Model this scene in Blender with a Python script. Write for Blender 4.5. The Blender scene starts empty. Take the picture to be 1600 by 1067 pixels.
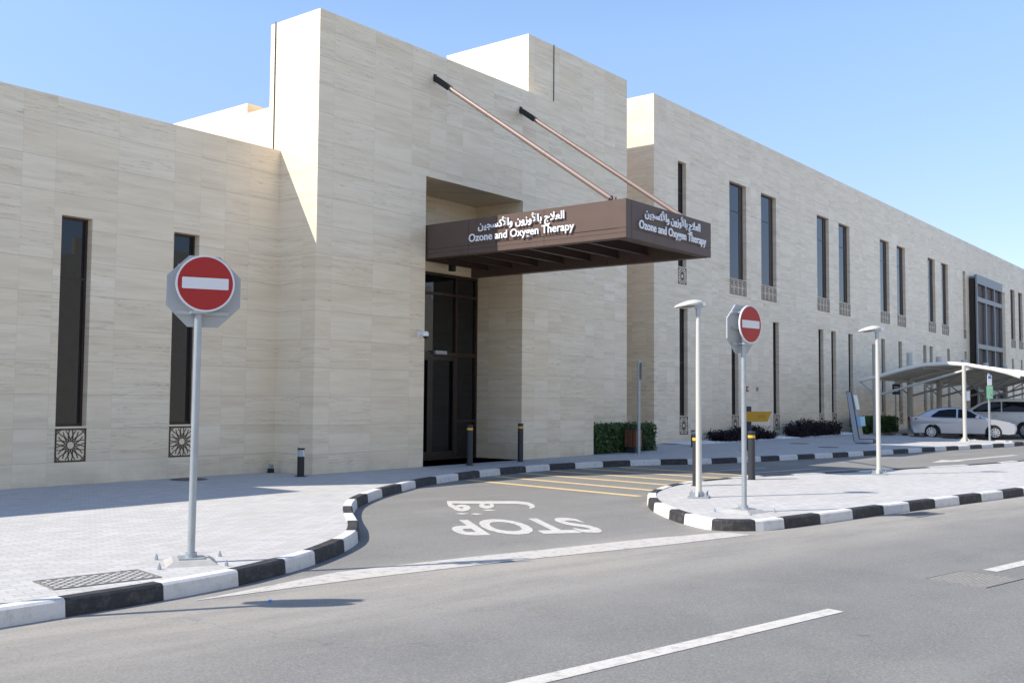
import bpy, bmesh, math, random
from mathutils import Vector, Matrix
R = math.radians
S = bpy.context.scene
COL = S.collection

# ------------------------------------------------------------------ camera, sky, sun, exposure
cd = bpy.data.cameras.new('camera'); cd.sensor_width = 36; cd.lens = 35.548
cd.clip_start = 0.1; cd.clip_end = 8000
cam = bpy.data.objects.new('camera', cd); COL.objects.link(cam); S.camera = cam
yaw, pit, rol = R(51.8435), R(3.2174), R(0.4173)
fw = Vector((math.sin(yaw)*math.cos(pit), math.cos(yaw)*math.cos(pit), math.sin(pit)))
rt = Vector((math.cos(yaw), -math.sin(yaw), 0)); up = rt.cross(fw)
rt2 = math.cos(rol)*rt + math.sin(rol)*up; up2 = -math.sin(rol)*rt + math.cos(rol)*up
m = Matrix((rt2, up2, -fw)).transposed().to_4x4(); m.translation = (0, 0, 1.73)
cam.matrix_world = m

TO_SUN = Vector((-0.90, 0.57, 1.0)).normalized()
W = bpy.data.worlds.new('World'); S.world = W; W.use_nodes = True
wn = W.node_tree.nodes; wl = W.node_tree.links
bg = wn['Background']; sky = wn.new('ShaderNodeTexSky'); sky.sky_type = 'NISHITA'; sky.sun_disc = False
sky.sun_elevation = math.asin(TO_SUN.z); sky.sun_rotation = math.atan2(TO_SUN.x, TO_SUN.y)
sky.altitude = 0; sky.air_density = 1.0; sky.dust_density = 0.25; sky.ozone_density = 2.2
# clear desert sky: a little deeper towards the horizon than the stock model
tcw = wn.new('ShaderNodeTexCoord'); spw = wn.new('ShaderNodeSeparateXYZ'); wl.new(tcw.outputs['Generated'], spw.inputs[0])
rmp = wn.new('ShaderNodeValToRGB'); wl.new(spw.outputs[2], rmp.inputs[0])
while len(rmp.color_ramp.elements) < 4: rmp.color_ramp.elements.new(.5)
for e_, (q_, c_) in zip(rmp.color_ramp.elements, ((0, (.56,.53,.60)), (.17, (.78,.72,.78)), (.34, (1,.97,.97)), (1, (.95,.95,.98)))): e_.position = q_; e_.color = (*c_, 1)
mlt = wn.new('ShaderNodeMix'); mlt.data_type = 'RGBA'; mlt.blend_type = 'MULTIPLY'; mlt.inputs[0].default_value = 1
wl.new(sky.outputs[0], mlt.inputs[6]); wl.new(rmp.outputs[0], mlt.inputs[7])
wl.new(mlt.outputs[2], bg.inputs[0]); bg.inputs[1].default_value = 0.138
sl = bpy.data.lights.new('sun', 'SUN'); sl.energy = 3.5; sl.angle = R(0.5); sl.color = (1.0, 0.915, 0.80)
so = bpy.data.objects.new('sun', sl); COL.objects.link(so)
so.rotation_euler = TO_SUN.to_track_quat('Z', 'Y').to_euler(); so.location = (0, 0, 60)
S.view_settings.view_transform = 'Standard'; S.view_settings.look = 'None'
S.view_settings.gamma = 1; S.view_settings.exposure = 0.95

# ------------------------------------------------------------------ helpers
class MB:
    def __init__(s): s.v = []; s.f = []; s.m = []
    def add(s, vs, fs, mi=0):
        b = len(s.v); s.v += [tuple(p) for p in vs]
        for f in fs: s.f.append([b+i for i in f]); s.m.append(mi)
        return s
    def box(s, x0, x1, y0, y1, z0, z1, mi=0):
        return s.add([(x0,y0,z0),(x1,y0,z0),(x1,y1,z0),(x0,y1,z0),(x0,y0,z1),(x1,y0,z1),(x1,y1,z1),(x0,y1,z1)],
                     [(0,3,2,1),(4,5,6,7),(0,1,5,4),(1,2,6,5),(2,3,7,6),(3,0,4,7)], mi)
    def obox(s, M, hx, hy, hz, mi=0):
        vs = [M @ Vector((a*hx, b*hy, c*hz)) for c in (-1,1) for a, b in ((-1,-1),(1,-1),(1,1),(-1,1))]
        return s.add(vs, [(0,3,2,1),(4,5,6,7),(0,1,5,4),(1,2,6,5),(2,3,7,6),(3,0,4,7)], mi)
    def bar(s, p0, p1, w, t, mi=0, upv=(0,0,1)):
        p0 = Vector(p0); p1 = Vector(p1); d = p1-p0; L = d.length
        if L < 1e-6: return s
        d /= L; u = Vector(upv)
        if abs(d.dot(u)) > .98: u = Vector((0,1,0)) if abs(d.y) < .9 else Vector((1,0,0))
        a = d.cross(u).normalized(); b = a.cross(d)
        M = Matrix((d, a, b)).transposed().to_4x4(); M.translation = (p0+p1)/2
        return s.obox(M, L/2, w/2, t/2, mi)
    def tube(s, pts, r, n=12, mi=0, cap=True):
        pts = [Vector(p) for p in pts]; rs = r if isinstance(r, (list, tuple)) else [r]*len(pts)
        b = len(s.v); a = None
        for i, p in enumerate(pts):
            d = (pts[min(i+1, len(pts)-1)]-pts[max(i-1, 0)])
            if d.length < 1e-9: d = Vector((0,0,1))
            d.normalize()
            if a is None: a = d.orthogonal().normalized()
            else:
                a = a-d*a.dot(d); a.normalize()
            c = d.cross(a)
            for k in range(n):
                t = 2*math.pi*k/n
                s.v.append(tuple(p+(a*math.cos(t)+c*math.sin(t))*rs[i]))
        for i in range(len(pts)-1):
            for k in range(n):
                k2 = (k+1) % n
                s.f.append([b+i*n+k, b+i*n+k2, b+(i+1)*n+k2, b+(i+1)*n+k]); s.m.append(mi)
        if cap:
            s.f.append([b+k for k in range(n-1, -1, -1)]); s.m.append(mi)
            s.f.append([b+(len(pts)-1)*n+k for k in range(n)]); s.m.append(mi)
        return s
    def prism(s, poly, z0, z1, mi=0, top=True, bottom=True):
        n = len(poly); b = len(s.v)
        A = sum(poly[i][0]*poly[(i+1) % n][1]-poly[(i+1) % n][0]*poly[i][1] for i in range(n))
        if A < 0: poly = poly[::-1]
        s.v += [(p[0], p[1], z0) for p in poly]+[(p[0], p[1], z1) for p in poly]
        for i in range(n):
            j = (i+1) % n; s.f.append([b+i, b+j, b+n+j, b+n+i]); s.m.append(mi)
        if top: s.f.append([b+n+i for i in range(n)]); s.m.append(mi)
        if bottom: s.f.append([b+i for i in range(n-1, -1, -1)]); s.m.append(mi)
        return s
    def build(s, name, mats, parent=None, smooth=False, loc=None, bevel=0, inv=None):
        me = bpy.data.meshes.new(name); me.from_pydata(s.v, [], s.f)
        mats = mats if isinstance(mats, (list, tuple)) else [mats]
        for q in mats: me.materials.append(q)
        me.polygons.foreach_set('material_index', s.m)
        if bevel:
            bm = bmesh.new(); bm.from_mesh(me); bmesh.ops.remove_doubles(bm, verts=bm.verts, dist=1e-5)
            es = [e for e in bm.edges if len(e.link_faces) == 2 and e.calc_face_angle(0) > .6]
            bmesh.ops.bevel(bm, geom=es, offset=bevel, segments=2, affect='EDGES', clamp_overlap=True)
            bm.to_mesh(me); bm.free()
        me.update()
        if smooth:
            me.polygons.foreach_set('use_smooth', [True]*len(me.polygons))
            try: me.set_sharp_from_angle(angle=R(38))
            except Exception: pass
        o = bpy.data.objects.new(name, me); COL.objects.link(o)
        if parent is not None:
            o.parent = parent
            if inv is not None: o.matrix_parent_inverse = inv
        if loc: o.location = loc
        return o

def tag(o, label=None, cat=None, group=None, kind=None):
    if label: o['label'] = label
    if cat: o['category'] = cat
    if group: o['group'] = group
    if kind: o['kind'] = kind
    return o
def empty(name, loc, rz=0):
    e = bpy.data.objects.new(name, None); COL.objects.link(e); e.location = loc
    e.rotation_euler = (0, 0, rz); e.empty_display_size = .2; return e
def copy_tree(o, parent=None):
    c = o.copy(); COL.objects.link(c); inv = o.matrix_parent_inverse.copy()
    if parent is not None: c.parent = parent; c.matrix_parent_inverse = inv
    for ch in list(o.children): copy_tree(ch, c)
    return c

# ------------------------------------------------------------------ materials
def mat(name, col, rough=.6, metal=0, ior=1.45, var=0, vscale=3, bump=0, bscale=40, spec=None):
    M = bpy.data.materials.new(name); M.use_nodes = True; nt = M.node_tree; p = nt.nodes['Principled BSDF']
    p.inputs['Base Color'].default_value = (*col, 1); p.inputs['Roughness'].default_value = rough
    p.inputs['Metallic'].default_value = metal; p.inputs['IOR'].default_value = ior
    if spec is not None: p.inputs['Specular IOR Level'].default_value = spec
    tc = nt.nodes.new('ShaderNodeTexCoord')
    if var:
        n = nt.nodes.new('ShaderNodeTexNoise'); n.inputs['Scale'].default_value = vscale; n.inputs['Detail'].default_value = 6
        r = nt.nodes.new('ShaderNodeMapRange'); r.inputs[1].default_value = .3; r.inputs[2].default_value = .7
        r.inputs[3].default_value = 1-var; r.inputs[4].default_value = 1+var
        mx = nt.nodes.new('ShaderNodeVectorMath'); mx.operation = 'SCALE'; mx.inputs[0].default_value = col
        nt.links.new(tc.outputs['Object'], n.inputs['Vector']); nt.links.new(n.outputs[0], r.inputs[0])
        nt.links.new(r.outputs[0], mx.inputs['Scale']); nt.links.new(mx.outputs[0], p.inputs['Base Color'])
    if bump:
        n2 = nt.nodes.new('ShaderNodeTexNoise'); n2.inputs['Scale'].default_value = bscale; n2.inputs['Detail'].default_value = 4
        b = nt.nodes.new('ShaderNodeBump'); b.inputs['Strength'].default_value = bump; b.inputs['Distance'].default_value = .01
        nt.links.new(tc.outputs['Object'], n2.inputs['Vector']); nt.links.new(n2.outputs[0], b.inputs['Height'])
        nt.links.new(b.outputs[0], p.inputs['Normal'])
    return M

class NT:
    """small node-writing helper"""
    def __init__(s, name):
        s.M = bpy.data.materials.new(name); s.M.use_nodes = True; s.t = s.M.node_tree
        s.p = s.t.nodes['Principled BSDF']
        s.pos = s.t.nodes.new('ShaderNodeNewGeometry').outputs['Position']
    def link(s, a, b):
        if isinstance(a, (int, float)): b.default_value = a
        elif isinstance(a, tuple): b.default_value = a
        else: s.t.links.new(a, b)
    def math(s, op, a, b=0.0, c=None):
        n = s.t.nodes.new('ShaderNodeMath'); n.operation = op; s.link(a, n.inputs[0]); s.link(b, n.inputs[1])
        if c is not None: s.link(c, n.inputs[2])
        return n.outputs[0]
    def xyz(s, v=None):
        n = s.t.nodes.new('ShaderNodeSeparateXYZ'); s.link(v or s.pos, n.inputs[0]); return n.outputs
    def comb(s, x, y, z=0.0):
        n = s.t.nodes.new('ShaderNodeCombineXYZ'); s.link(x, n.inputs[0]); s.link(y, n.inputs[1]); s.link(z, n.inputs[2]); return n.outputs[0]
    def noise(s, v, scale, detail=6, rough=.6, dist=0):
        n = s.t.nodes.new('ShaderNodeTexNoise'); s.link(v, n.inputs['Vector']); n.inputs['Scale'].default_value = scale
        n.inputs['Detail'].default_value = detail; n.inputs['Roughness'].default_value = rough; n.inputs['Distortion'].default_value = dist
        return n.outputs[0]
    def white(s, v):
        n = s.t.nodes.new('ShaderNodeTexWhiteNoise'); n.noise_dimensions = '3D'; s.link(v, n.inputs[0]); return n.outputs
    def rng(s, v, a, b, c, d):
        n = s.t.nodes.new('ShaderNodeMapRange'); s.link(v, n.inputs[0])
        for i, q in enumerate((a, b, c, d)): n.inputs[i+1].default_value = q
        return n.outputs[0]
    def ramp(s, v, stops):
        n = s.t.nodes.new('ShaderNodeValToRGB'); s.link(v, n.inputs[0]); cr = n.color_ramp
        while len(cr.elements) < len(stops): cr.elements.new(.5)
        for e, (q, c) in zip(cr.elements, stops): e.position = q; e.color = (*c, 1)
        return n.outputs[0]
    def mix(s, f, a, b, mode='MIX'):
        n = s.t.nodes.new('ShaderNodeMix'); n.data_type = 'RGBA'; n.blend_type = mode; s.link(f, n.inputs[0])
        for q, i in ((a, 6), (b, 7)):
            if isinstance(q, tuple): n.inputs[i].default_value = (*q, 1)
            else: s.t.links.new(q, n.inputs[i])
        return n.outputs[2]
    def done(s, col, rough=.6, h=None, dist=.01, strength=.5):
        s.link(col, s.p.inputs['Base Color']); s.link(rough, s.p.inputs['Roughness'])
        if h is not None:
            b = s.t.nodes.new('ShaderNodeBump'); b.inputs['Strength'].default_value = strength; b.inputs['Distance'].default_value = dist
            s.link(h, b.inputs['Height']); s.t.links.new(b.outputs[0], s.p.inputs['Normal'])
        return s.M

def travertine(name, tones, pw=1.2, ph=.6):
    N = NT(name); x, y, z = N.xyz(); h = N.math('ADD', x, y)
    t = N.math('MULTIPLY', N.math('FRACT', N.math('DIVIDE', h, 4.2)), 7.0)      # panels .6 and 1.2 m wide in a 4.2 m run
    gz = N.math('DIVIDE', N.math('ADD', z, .06), ph); cz = N.math('FLOOR', gz)
    brk = (0.0, 1.0, 2.0, 4.0, 6.0, 7.0)
    ch = N.math('MULTIPLY', N.math('FLOOR', N.math('DIVIDE', h, 4.2)), 11.0)
    dj = 9.0
    for k in brk:
        ch = N.math('ADD', ch, N.math('GREATER_THAN', t, k)); dj = N.math('MINIMUM', dj, N.math('ABSOLUTE', N.math('SUBTRACT', t, k)))
    wv, wc = N.white(N.comb(ch, cz, 3.3))
    w2, _ = N.white(N.comb(ch, cz, 9.1))
    base = N.ramp(wv, [(0, tones[0]), (.35, tones[1]), (.7, tones[2]), (1, tones[3])])
    offs = N.math('MULTIPLY', w2, 37.0)
    v1 = N.noise(N.comb(N.math('MULTIPLY', h, .5), N.math('ADD', N.math('MULTIPLY', z, 5.0), offs), offs), 1.0, 7, .62, .55)
    v2 = N.noise(N.comb(N.math('MULTIPLY', h, 1.6), N.math('MULTIPLY', z, 42.0), offs), 1.0, 4, .6, .3)
    v3 = N.noise(N.comb(N.math('MULTIPLY', h, .38), N.math('ADD', N.math('MULTIPLY', z, 9.0), offs), 5.0), 1.0, 6, .6, .5)
    c = N.mix(N.rng(v1, .45, .72, 0, .55), base, tones[4])
    c = N.mix(N.rng(v1, .24, .44, .6, 0), c, tones[5])
    c = N.mix(N.rng(v2, .52, .76, 0, .28), c, tones[4])
    cr = N.rng(N.math('ABSOLUTE', N.math('SUBTRACT', v3, .5)), 0, .014, .5, 0)
    cr = N.math('MULTIPLY', cr, N.rng(w2, .25, .7, 0, 1))
    c = N.mix(cr, c, tuple(q*.45 for q in tones[4]))
    fz = N.math('FRACT', gz)
    jz = N.math('LESS_THAN', N.math('MINIMUM', fz, N.math('SUBTRACT', 1.0, fz)), .006)
    jh = N.math('MULTIPLY', N.math('LESS_THAN', dj, .005), .45)
    j = N.math('MAXIMUM', jz, jh)
    low = N.math('MULTIPLY', N.rng(z, .13, .62, .55, 0), N.rng(N.noise(N.comb(N.math('MULTIPLY', h, 1.5), z, 2.0), 1.0, 6, .7), .35, .65, 0, 1))
    c = N.mix(low, c, (.50,.42,.31))
    big = N.noise(N.pos, .22, 3, .5)
    c = N.mix(N.rng(big, .35, .7, 0, .22), c, tones[0])
    c = N.mix(N.math('MULTIPLY', j, .45), c, tuple(q*.4 for q in tones[4]))
    hh = N.math('SUBTRACT', N.math('MULTIPLY', v2, .25), j)
    return N.done(c, N.rng(v1, .3, .7, .38, .55), hh, .004, .35)

M_stone = travertine('travertine_beige', [(.82,.687,.49),(.86,.737,.548),(.83,.70,.505),(.88,.765,.58),(.59,.465,.325),(.94,.845,.68)])
M_stoneR = travertine('travertine_grey', [(.82,.68,.50),(.86,.727,.542),(.83,.693,.51),(.88,.755,.57),(.59,.465,.325),(.94,.835,.675)])
M_roof = mat('roof_screed', (.5,.48,.44), .9, var=.1)

def mk_asphalt():
    N = NT('asphalt_worn'); x, y, z = N.xyz()
    a = N.math('SUBTRACT', N.math('MULTIPLY', x, .983), N.math('MULTIPLY', y, .185))
    n = N.math('ADD', N.math('MULTIPLY', x, .185), N.math('MULTIPLY', y, .983))
    fine = N.math('ADD', N.math('MULTIPLY', N.noise(N.pos, 120, 2, .6), .5), N.math('MULTIPLY', N.noise(N.pos, 42, 3, .8), .5)); mid = N.noise(N.pos, 24, 5, .7)
    lane = N.noise(N.comb(N.math('MULTIPLY', a, .09), N.math('MULTIPLY', n, .9), 0.0), 1.0, 5, .6, .3)
    blot = N.noise(N.pos, .7, 6, .65)
    c = N.ramp(fine, [(.36, (.098,.098,.094)), (.5, (.176,.174,.165)), (.64, (.265,.26,.248))])
    c = N.mix(N.rng(lane, .38, .62, .0, .6), c, (.235,.231,.217))
    c = N.mix(N.rng(blot, .42, .62, 0, .5), c, (.138,.138,.132))
    c = N.mix(N.rng(mid, .52, .75, 0, .35), c, (.25,.243,.23))
    # dust gathered along the kerb side of the street
    d = N.math('MULTIPLY', N.rng(n, 5.6, 7.9, 0, 1), N.rng(N.noise(N.comb(N.math('MULTIPLY', a, .35), N.math('MULTIPLY', n, 1.6), 2.0), 1.0, 7, .68), .28, .58, .15, 1))
    d = N.math('MULTIPLY', d, N.rng(n, 8.3, 8.9, 1, .15))
    c = N.mix(N.math('MULTIPLY', d, .85), c, (.37,.345,.30))
    # faint pale tyre-worn bands along the street
    tb = N.math('ABSOLUTE', N.math('SUBTRACT', N.math('FRACT', N.math('DIVIDE', n, 1.75)), .5))
    c = N.mix(N.math('MULTIPLY', N.rng(tb, .1, .4, .28, 0), N.rng(lane, .4, .6, .2, 1)), c, (.135,.135,.13))
    vs_ = N.t.nodes.new('ShaderNodeTexVoronoi'); vs_.inputs['Scale'].default_value = 1.3; N.link(N.pos, vs_.inputs['Vector'])
    drip = N.math('MULTIPLY', N.rng(vs_.outputs[0], .03, .10, .55, 0), N.math('GREATER_THAN', N.white(vs_.outputs[1])[0], .72))
    c = N.mix(drip, c, (.075,.073,.07))
    grit = N.t.nodes.new('ShaderNodeTexVoronoi'); grit.inputs['Scale'].default_value = 70; N.link(N.pos, grit.inputs['Vector'])
    gw = N.white(grit.outputs[1])[0]
    c = N.mix(N.rng(gw, .78, 1, 0, .26), c, (.36,.35,.33)); c = N.mix(N.rng(gw, .22, 0, 0, .26), c, (.07,.07,.068))
    vor = N.t.nodes.new('ShaderNodeTexVoronoi'); vor.feature = 'DISTANCE_TO_EDGE'; vor.inputs['Scale'].default_value = .33
    wob = N.t.nodes.new('ShaderNodeVectorMath'); wob.operation = 'ADD'; N.link(N.pos, wob.inputs[0])
    nz = N.t.nodes.new('ShaderNodeTexNoise'); nz.inputs['Scale'].default_value = 1.8; nz.inputs['Detail'].default_value = 5; N.link(N.pos, nz.inputs['Vector'])
    N.t.links.new(nz.outputs[1], wob.inputs[1]); N.t.links.new(wob.outputs[0], vor.inputs['Vector'])
    ck = N.math('MULTIPLY', N.rng(vor.outputs[0], 0, .004, .35, 0), N.rng(blot, .45, .6, 0, 1))
    c = N.mix(ck, c, (.06,.06,.06))
    return N.done(c, N.rng(mid, .3, .7, .75, .95), fine, .006, .5)
M_asphalt = mk_asphalt()

def mk_pavers():
    N = NT('concrete_pavers'); x, y, z = N.xyz()
    a = N.math('SUBTRACT', N.math('MULTIPLY', x, .983), N.math('MULTIPLY', y, .185))
    n = N.math('ADD', N.math('MULTIPLY', x, .185), N.math('MULTIPLY', y, .983))
    b = N.t.nodes.new('ShaderNodeTexBrick'); N.link(N.comb(a, n, 0.0), b.inputs['Vector'])
    b.inputs['Scale'].default_value = 1; b.inputs['Brick Width'].default_value = .2; b.inputs['Row Height'].default_value = .1
    b.inputs['Mortar Size'].default_value = .004; b.inputs['Mortar Smooth'].default_value = .3; b.inputs['Bias'].default_value = 0
    b.inputs['Color1'].default_value = (.43,.43,.425,1); b.inputs['Color2'].default_value = (.53,.528,.522,1); b.inputs['Mortar'].default_value = (.22,.21,.20,1)
    c = N.mix(N.rng(N.noise(N.pos, .5, 6, .6), .35, .7, 0, .35), b.outputs[0], (.39,.38,.36))
    c = N.mix(N.rng(N.noise(N.pos, 90, 2, .6), .4, .7, 0, .25), c, (.33,.32,.30))
    c = N.mix(N.rng(N.noise(N.pos, 1.7, 7, .7), .5, .72, 0, .4), c, (.37,.345,.30))
    # a few dropped or dark-jointed pavers
    wv, _ = N.white(N.comb(N.math('FLOOR', N.math('DIVIDE', a, .2)), N.math('FLOOR', N.math('DIVIDE', n, .1)), 1.0))
    c = N.mix(N.math('MULTIPLY', N.math('GREATER_THAN', wv, .985), .35), c, (.30,.29,.28))
    return N.done(c, .85, b.outputs[1], .004, -.5)
M_pave = mk_pavers()

def mk_paint(name, col, worn=(.2,.2,.2), amt=.5):
    N = NT(name)
    c = N.mix(N.rng(N.noise(N.pos, 9, 7, .7), .5, .72, 0, amt), col, worn)
    c = N.mix(N.rng(N.noise(N.pos, 70, 3, .6), .45, .75, 0, amt*.5), c, worn)
    return N.done(c, .7, N.noise(N.pos, 120, 2), .003, .3)
M_rwhite = mk_paint('road_paint_white', (.56,.54,.50), (.25,.24,.22), .8)
M_ryellow = mk_paint('road_paint_yellow', (.66,.50,.24), (.30,.25,.17), .6)
M_kwhite = mk_paint('kerb_paint_white', (.68,.67,.65), (.36,.33,.28), .55)
M_kblack = mk_paint('kerb_paint_black', (.020,.020,.023), (.13,.125,.12), .55)
M_sand = mat('sandy_soil', (.42,.36,.27), .95, var=.15, vscale=.3)

M_glass = mat('tinted_glass', (.004,.007,.012), .015, ior=1.5)
M_frame = mat('bronze_frame', (.042,.022,.016), .4)
M_dark = mat('dark_bronze_frame', (.020,.014,.012), .4)
M_grille = mat('bronze_grille', (.062,.040,.030), .45, metal=.2)
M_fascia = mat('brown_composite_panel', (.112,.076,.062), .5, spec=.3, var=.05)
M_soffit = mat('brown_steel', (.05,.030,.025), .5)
M_rod = mat('brown_rod_paint', (.215,.155,.132), .4)
M_black = mat('black_steel', (.018,.018,.019), .45)
M_letter = mat('white_acrylic', (.80,.81,.83), .35)
M_galv = mat('galvanised_steel', (.38,.42,.45), .42, metal=.5, var=.08, vscale=6)
M_cream = mat('cream_pole_paint', (.52,.515,.475), .4)
M_signgrey = mat('grey_sign_back', (.39,.41,.42), .5, metal=.2)
M_red = mat('red_reflective_film', (.38,.010,.010), .4)
M_swhite = mat('white_reflective_film', (.72,.72,.73), .4)
M_concrete = mat('footing_concrete', (.36,.355,.34), .9, var=.1, vscale=8)
M_bollard = mat('charcoal_bollard', (.030,.034,.040), .5)
M_yellow = mat('yellow_band', (.70,.42,.03), .5)
M_wood = mat('brown_timber_slat', (.16,.065,.038), .55, var=.25, vscale=12)
M_navy = mat('navy_signpost', (.02,.035,.065), .5)
M_blue = mat('blue_sign_panel', (.22,.42,.58), .4)
M_leaf = mat('hedge_leaf', (.050,.105,.028), .6, var=.35, vscale=5)
M_leaf2 = mat('hedge_leaf_light', (.085,.15,.040), .6)
M_twig = mat('hedge_core', (.022,.032,.014), .9)
M_purple = mat('dark_purple_leaf', (.014,.007,.010), .65, var=.4, vscale=6)
M_purple2 = mat('dark_maroon_leaf', (.028,.010,.014), .65)
M_stones = mat('white_pebble', (.74,.74,.74), .8, var=.1)
M_mem = mat('shade_membrane', (.82,.79,.72), .6)
M_car = mat('silver_paint', (.48,.50,.54), .22, metal=.45)
M_carw = mat('pearl_white_paint', (.66,.65,.61), .3)
M_cglass = mat('car_glass', (.006,.007,.008), .04, ior=1.3)
M_tyre = mat('tyre_rubber', (.022,.022,.022), .8)
M_rim = mat('alloy_rim', (.60,.61,.63), .3, metal=.6)
M_lamp = mat('headlight_glass', (.55,.60,.68), .08)
M_tail = mat('red_taillight', (.35,.01,.01), .2)
M_plastic = mat('black_plastic', (.02,.02,.02), .5)
M_green = mat('green_sign_panel', (.10,.42,.24), .45)
M_pale = mat('pale_sign_panel', (.62,.66,.60), .45)
M_manhole = mat('cast_iron_cover', (.19,.185,.175), .7, var=.2, vscale=20)
M_pebwall = mat('opposite_render', (.60,.57,.48), .9, var=.08)

# ------------------------------------------------------------------ ground, road, pavements
def sheet(name, x0, x1, y0, y1, z, m_):
    b = MB(); b.add([(x0,y0,z),(x1,y0,z),(x1,y1,z),(x0,y1,z)], [(0,1,2,3)]); o = b.build(name, m_); tag(o, kind='structure'); return o
sheet('ground', -2500, 2500, -2500, 2500, -.03, M_sand)
sheet('road', -160, 260, -60, 60, 0.0, M_asphalt)

PZ = .13
leftB = [(-40, 14.4), (-12, 9.9), (-5, 8.75), (0, 7.93), (2.75, 7.72), (3.25,7.70), (4.15,7.67), (5.01,7.67), (5.83,7.74), (6.52,7.92), (7.07,8.12), (7.85,8.53), (8.47,8.97),
         (9.15,9.68), (9.71,10.36), (10.3,11.02), (11.04,11.72), (11.75,12.22), (12.55,12.70), (13.50,13.16), (14.23,13.50), (15.21,13.85), (16.14,14.08), (17.09,14.29), (17.94,14.40), (18.99,14.47), (19.9,14.44), (20.83,14.33), (21.76,14.12), (22.66,13.86), (23.6,13.50),
         (24.3,13.08), (24.98,12.72), (25.92,12.42), (26.91,12.17), (27.73,11.97), (28.59,11.78), (29.4,11.58), (30.33,11.39), (31.2,11.22), (32.03,11.04), (33.0,10.86), (33.87,10.70), (34.88,10.52), (35.9,10.38), (36.87,10.22), (37.67,10.06), (38.6,9.89), (39.5,9.72), (40.48,9.55), (41.4,9.37), (42.4,9.2), (43.4,9.05), (44.4,8.92)]
def catmull(pts, k=4):
    out = []
    P = [Vector((*p, 0)) for p in pts]
    for i in range(len(P)-1):
        p0 = P[max(i-1,0)]; p1 = P[i]; p2 = P[i+1]; p3 = P[min(i+2,len(P)-1)]
        for j in range(k):
            t = j/k
            q = .5*((2*p1)+(p2-p0)*t+(2*p0-5*p1+4*p2-p3)*t*t+(3*p1-p0-3*p2+p3)*t**3)
            out.append((q.x, q.y))
    out.append(pts[-1]); return out
def offset(path, d):
    out = []
    for i, p in enumerate(path):
        a = Vector(path[max(i-1,0)]); b = Vector(path[min(i+1,len(path)-1)]); t = (b-a).normalized()
        out.append((p[0]-t.y*d, p[1]+t.x*d))
    return out
def kerb(name, path, side, bounds, first, chamfer=.02, hgt=.145):
    """kerb stones swept along path (road-side foot); bounds = vertex index of every colour change"""
    w = .15
    prof = [(0, .001), (0.012, hgt-chamfer), (chamfer+.012, hgt), (w, hgt), (w, .001)]
    rows = [offset(path, side*d) for d, _ in prof]
    b = MB(); cur = first
    bset = set(bounds); n = len(path); K = len(prof)
    start = 0
    segs = []
    for i in range(1, n):
        if i in bset or i == n-1: segs.append((start, i)); start = i
    for a, c in segs:
        base = len(b.v)
        # 4 mm joint between stones
        def pt(r, i):
            p = Vector(rows[r][i])
            if i == a and i+1 < n: p += (Vector(rows[r][i+1])-p).normalized()*.003
            if i == c: p -= (p-Vector(rows[r][i-1])).normalized()*.003
            return p
        for i in range(a, c+1):
            for r in range(K):
                q = pt(r, i); b.v.append((q.x, q.y, prof[r][1]))
        for i in range(c-a):
            for r in range(K-1):
                f = [base+i*K+r, base+(i+1)*K+r, base+(i+1)*K+r+1, base+i*K+r+1]
                b.f.append(f if side > 0 else f[::-1]); b.m.append(cur)
        e0 = [base+r for r in range(K)]; e1 = [base+(c-a)*K+r for r in range(K)]
        b.f.append(e0); b.m.append(cur); b.f.append(e1[::-1]); b.m.append(cur)
        cur = 1-cur
    o = b.build(name, [M_kwhite, M_kblack]); tag(o, kind='structure'); return o
def resample(pts, step):
    out = [pts[0]]
    for a, b in zip(pts, pts[1:]):
        n = max(1, round((Vector(b)-Vector(a)).length/step))
        for i in range(1, n+1): out.append((a[0]+(b[0]-a[0])*i/n, a[1]+(b[1]-a[1])*i/n))
    return out
K4 = 4
lp = resample(leftB[:5], .9)[:-1]; n0 = len(lp)
ctrl = lp+leftB[4:]
lpath = catmull(ctrl, K4)
# colour changes: every control point (dense S-curve included); straight run alternates too
bounds = [i*K4 for i in range(1, len(ctrl)-1)]
iw = n0+1                                        # the stone that starts at (3.25,7.70) is white
kerb('kerb', lpath, 1, bounds, 0 if iw % 2 == 0 else 1)
inner = offset(lpath, .15)
poly = inner+[(46.4, 12.4), (49.2, 17.3), (130, 17.3), (130, 40), (-40, 40)]
pv = MB(); pv.prism(poly, 0.002, PZ, bottom=False); tag(pv.build('pavement', M_pave), kind='structure')

islS = [(62, -3.75), (50, -1.45), (40, .45), (30, 2.4), (26, 3.16), (22.6, 3.81), (21.6, 4.0), (20.67,4.17), (19.8,4.33), (18.95,4.49), (18.15,4.65), (17.32,4.81), (16.5,4.97), (15.73,5.12), (14.84,5.28), (13.97,5.43), (13.12,5.60), (12.62,5.79), (12.32,6.28), (12.66,6.88), (13.04,7.33), (13.72,7.98), (14.35,8.45), (15.1,8.90), (15.8,9.18), (16.5,9.38), (17.2,9.50), (18.1,9.52), (19.1,9.40), (20.1,9.18), (21.0,8.86), (21.9,8.52), (23,8.15), (24.2,7.78), (25.6,7.36), (27.3,6.90), (29,6.52), (31,6.12), (40, 4.4), (50, 2.5), (62, .2)]
ic = resample(islS[:5], 1.0)[:-1]; ni = len(ic); tail = resample(islS[-5:], 1.0)
ictrl = ic+islS[4:-4]+tail[1:]
ipath = catmull(ictrl, K4)
iw = ni + [i for i, p in enumerate(islS) if p == (20.67,4.17)][0]-4     # stone (20.67..19.8) is dark
ibounds = [i*K4 for i in range(1, len(ictrl)-1)]
kerb('kerb', ipath, -1, ibounds, 1 if iw % 2 == 0 else 0)
iin = offset(ipath, -.15)
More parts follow.
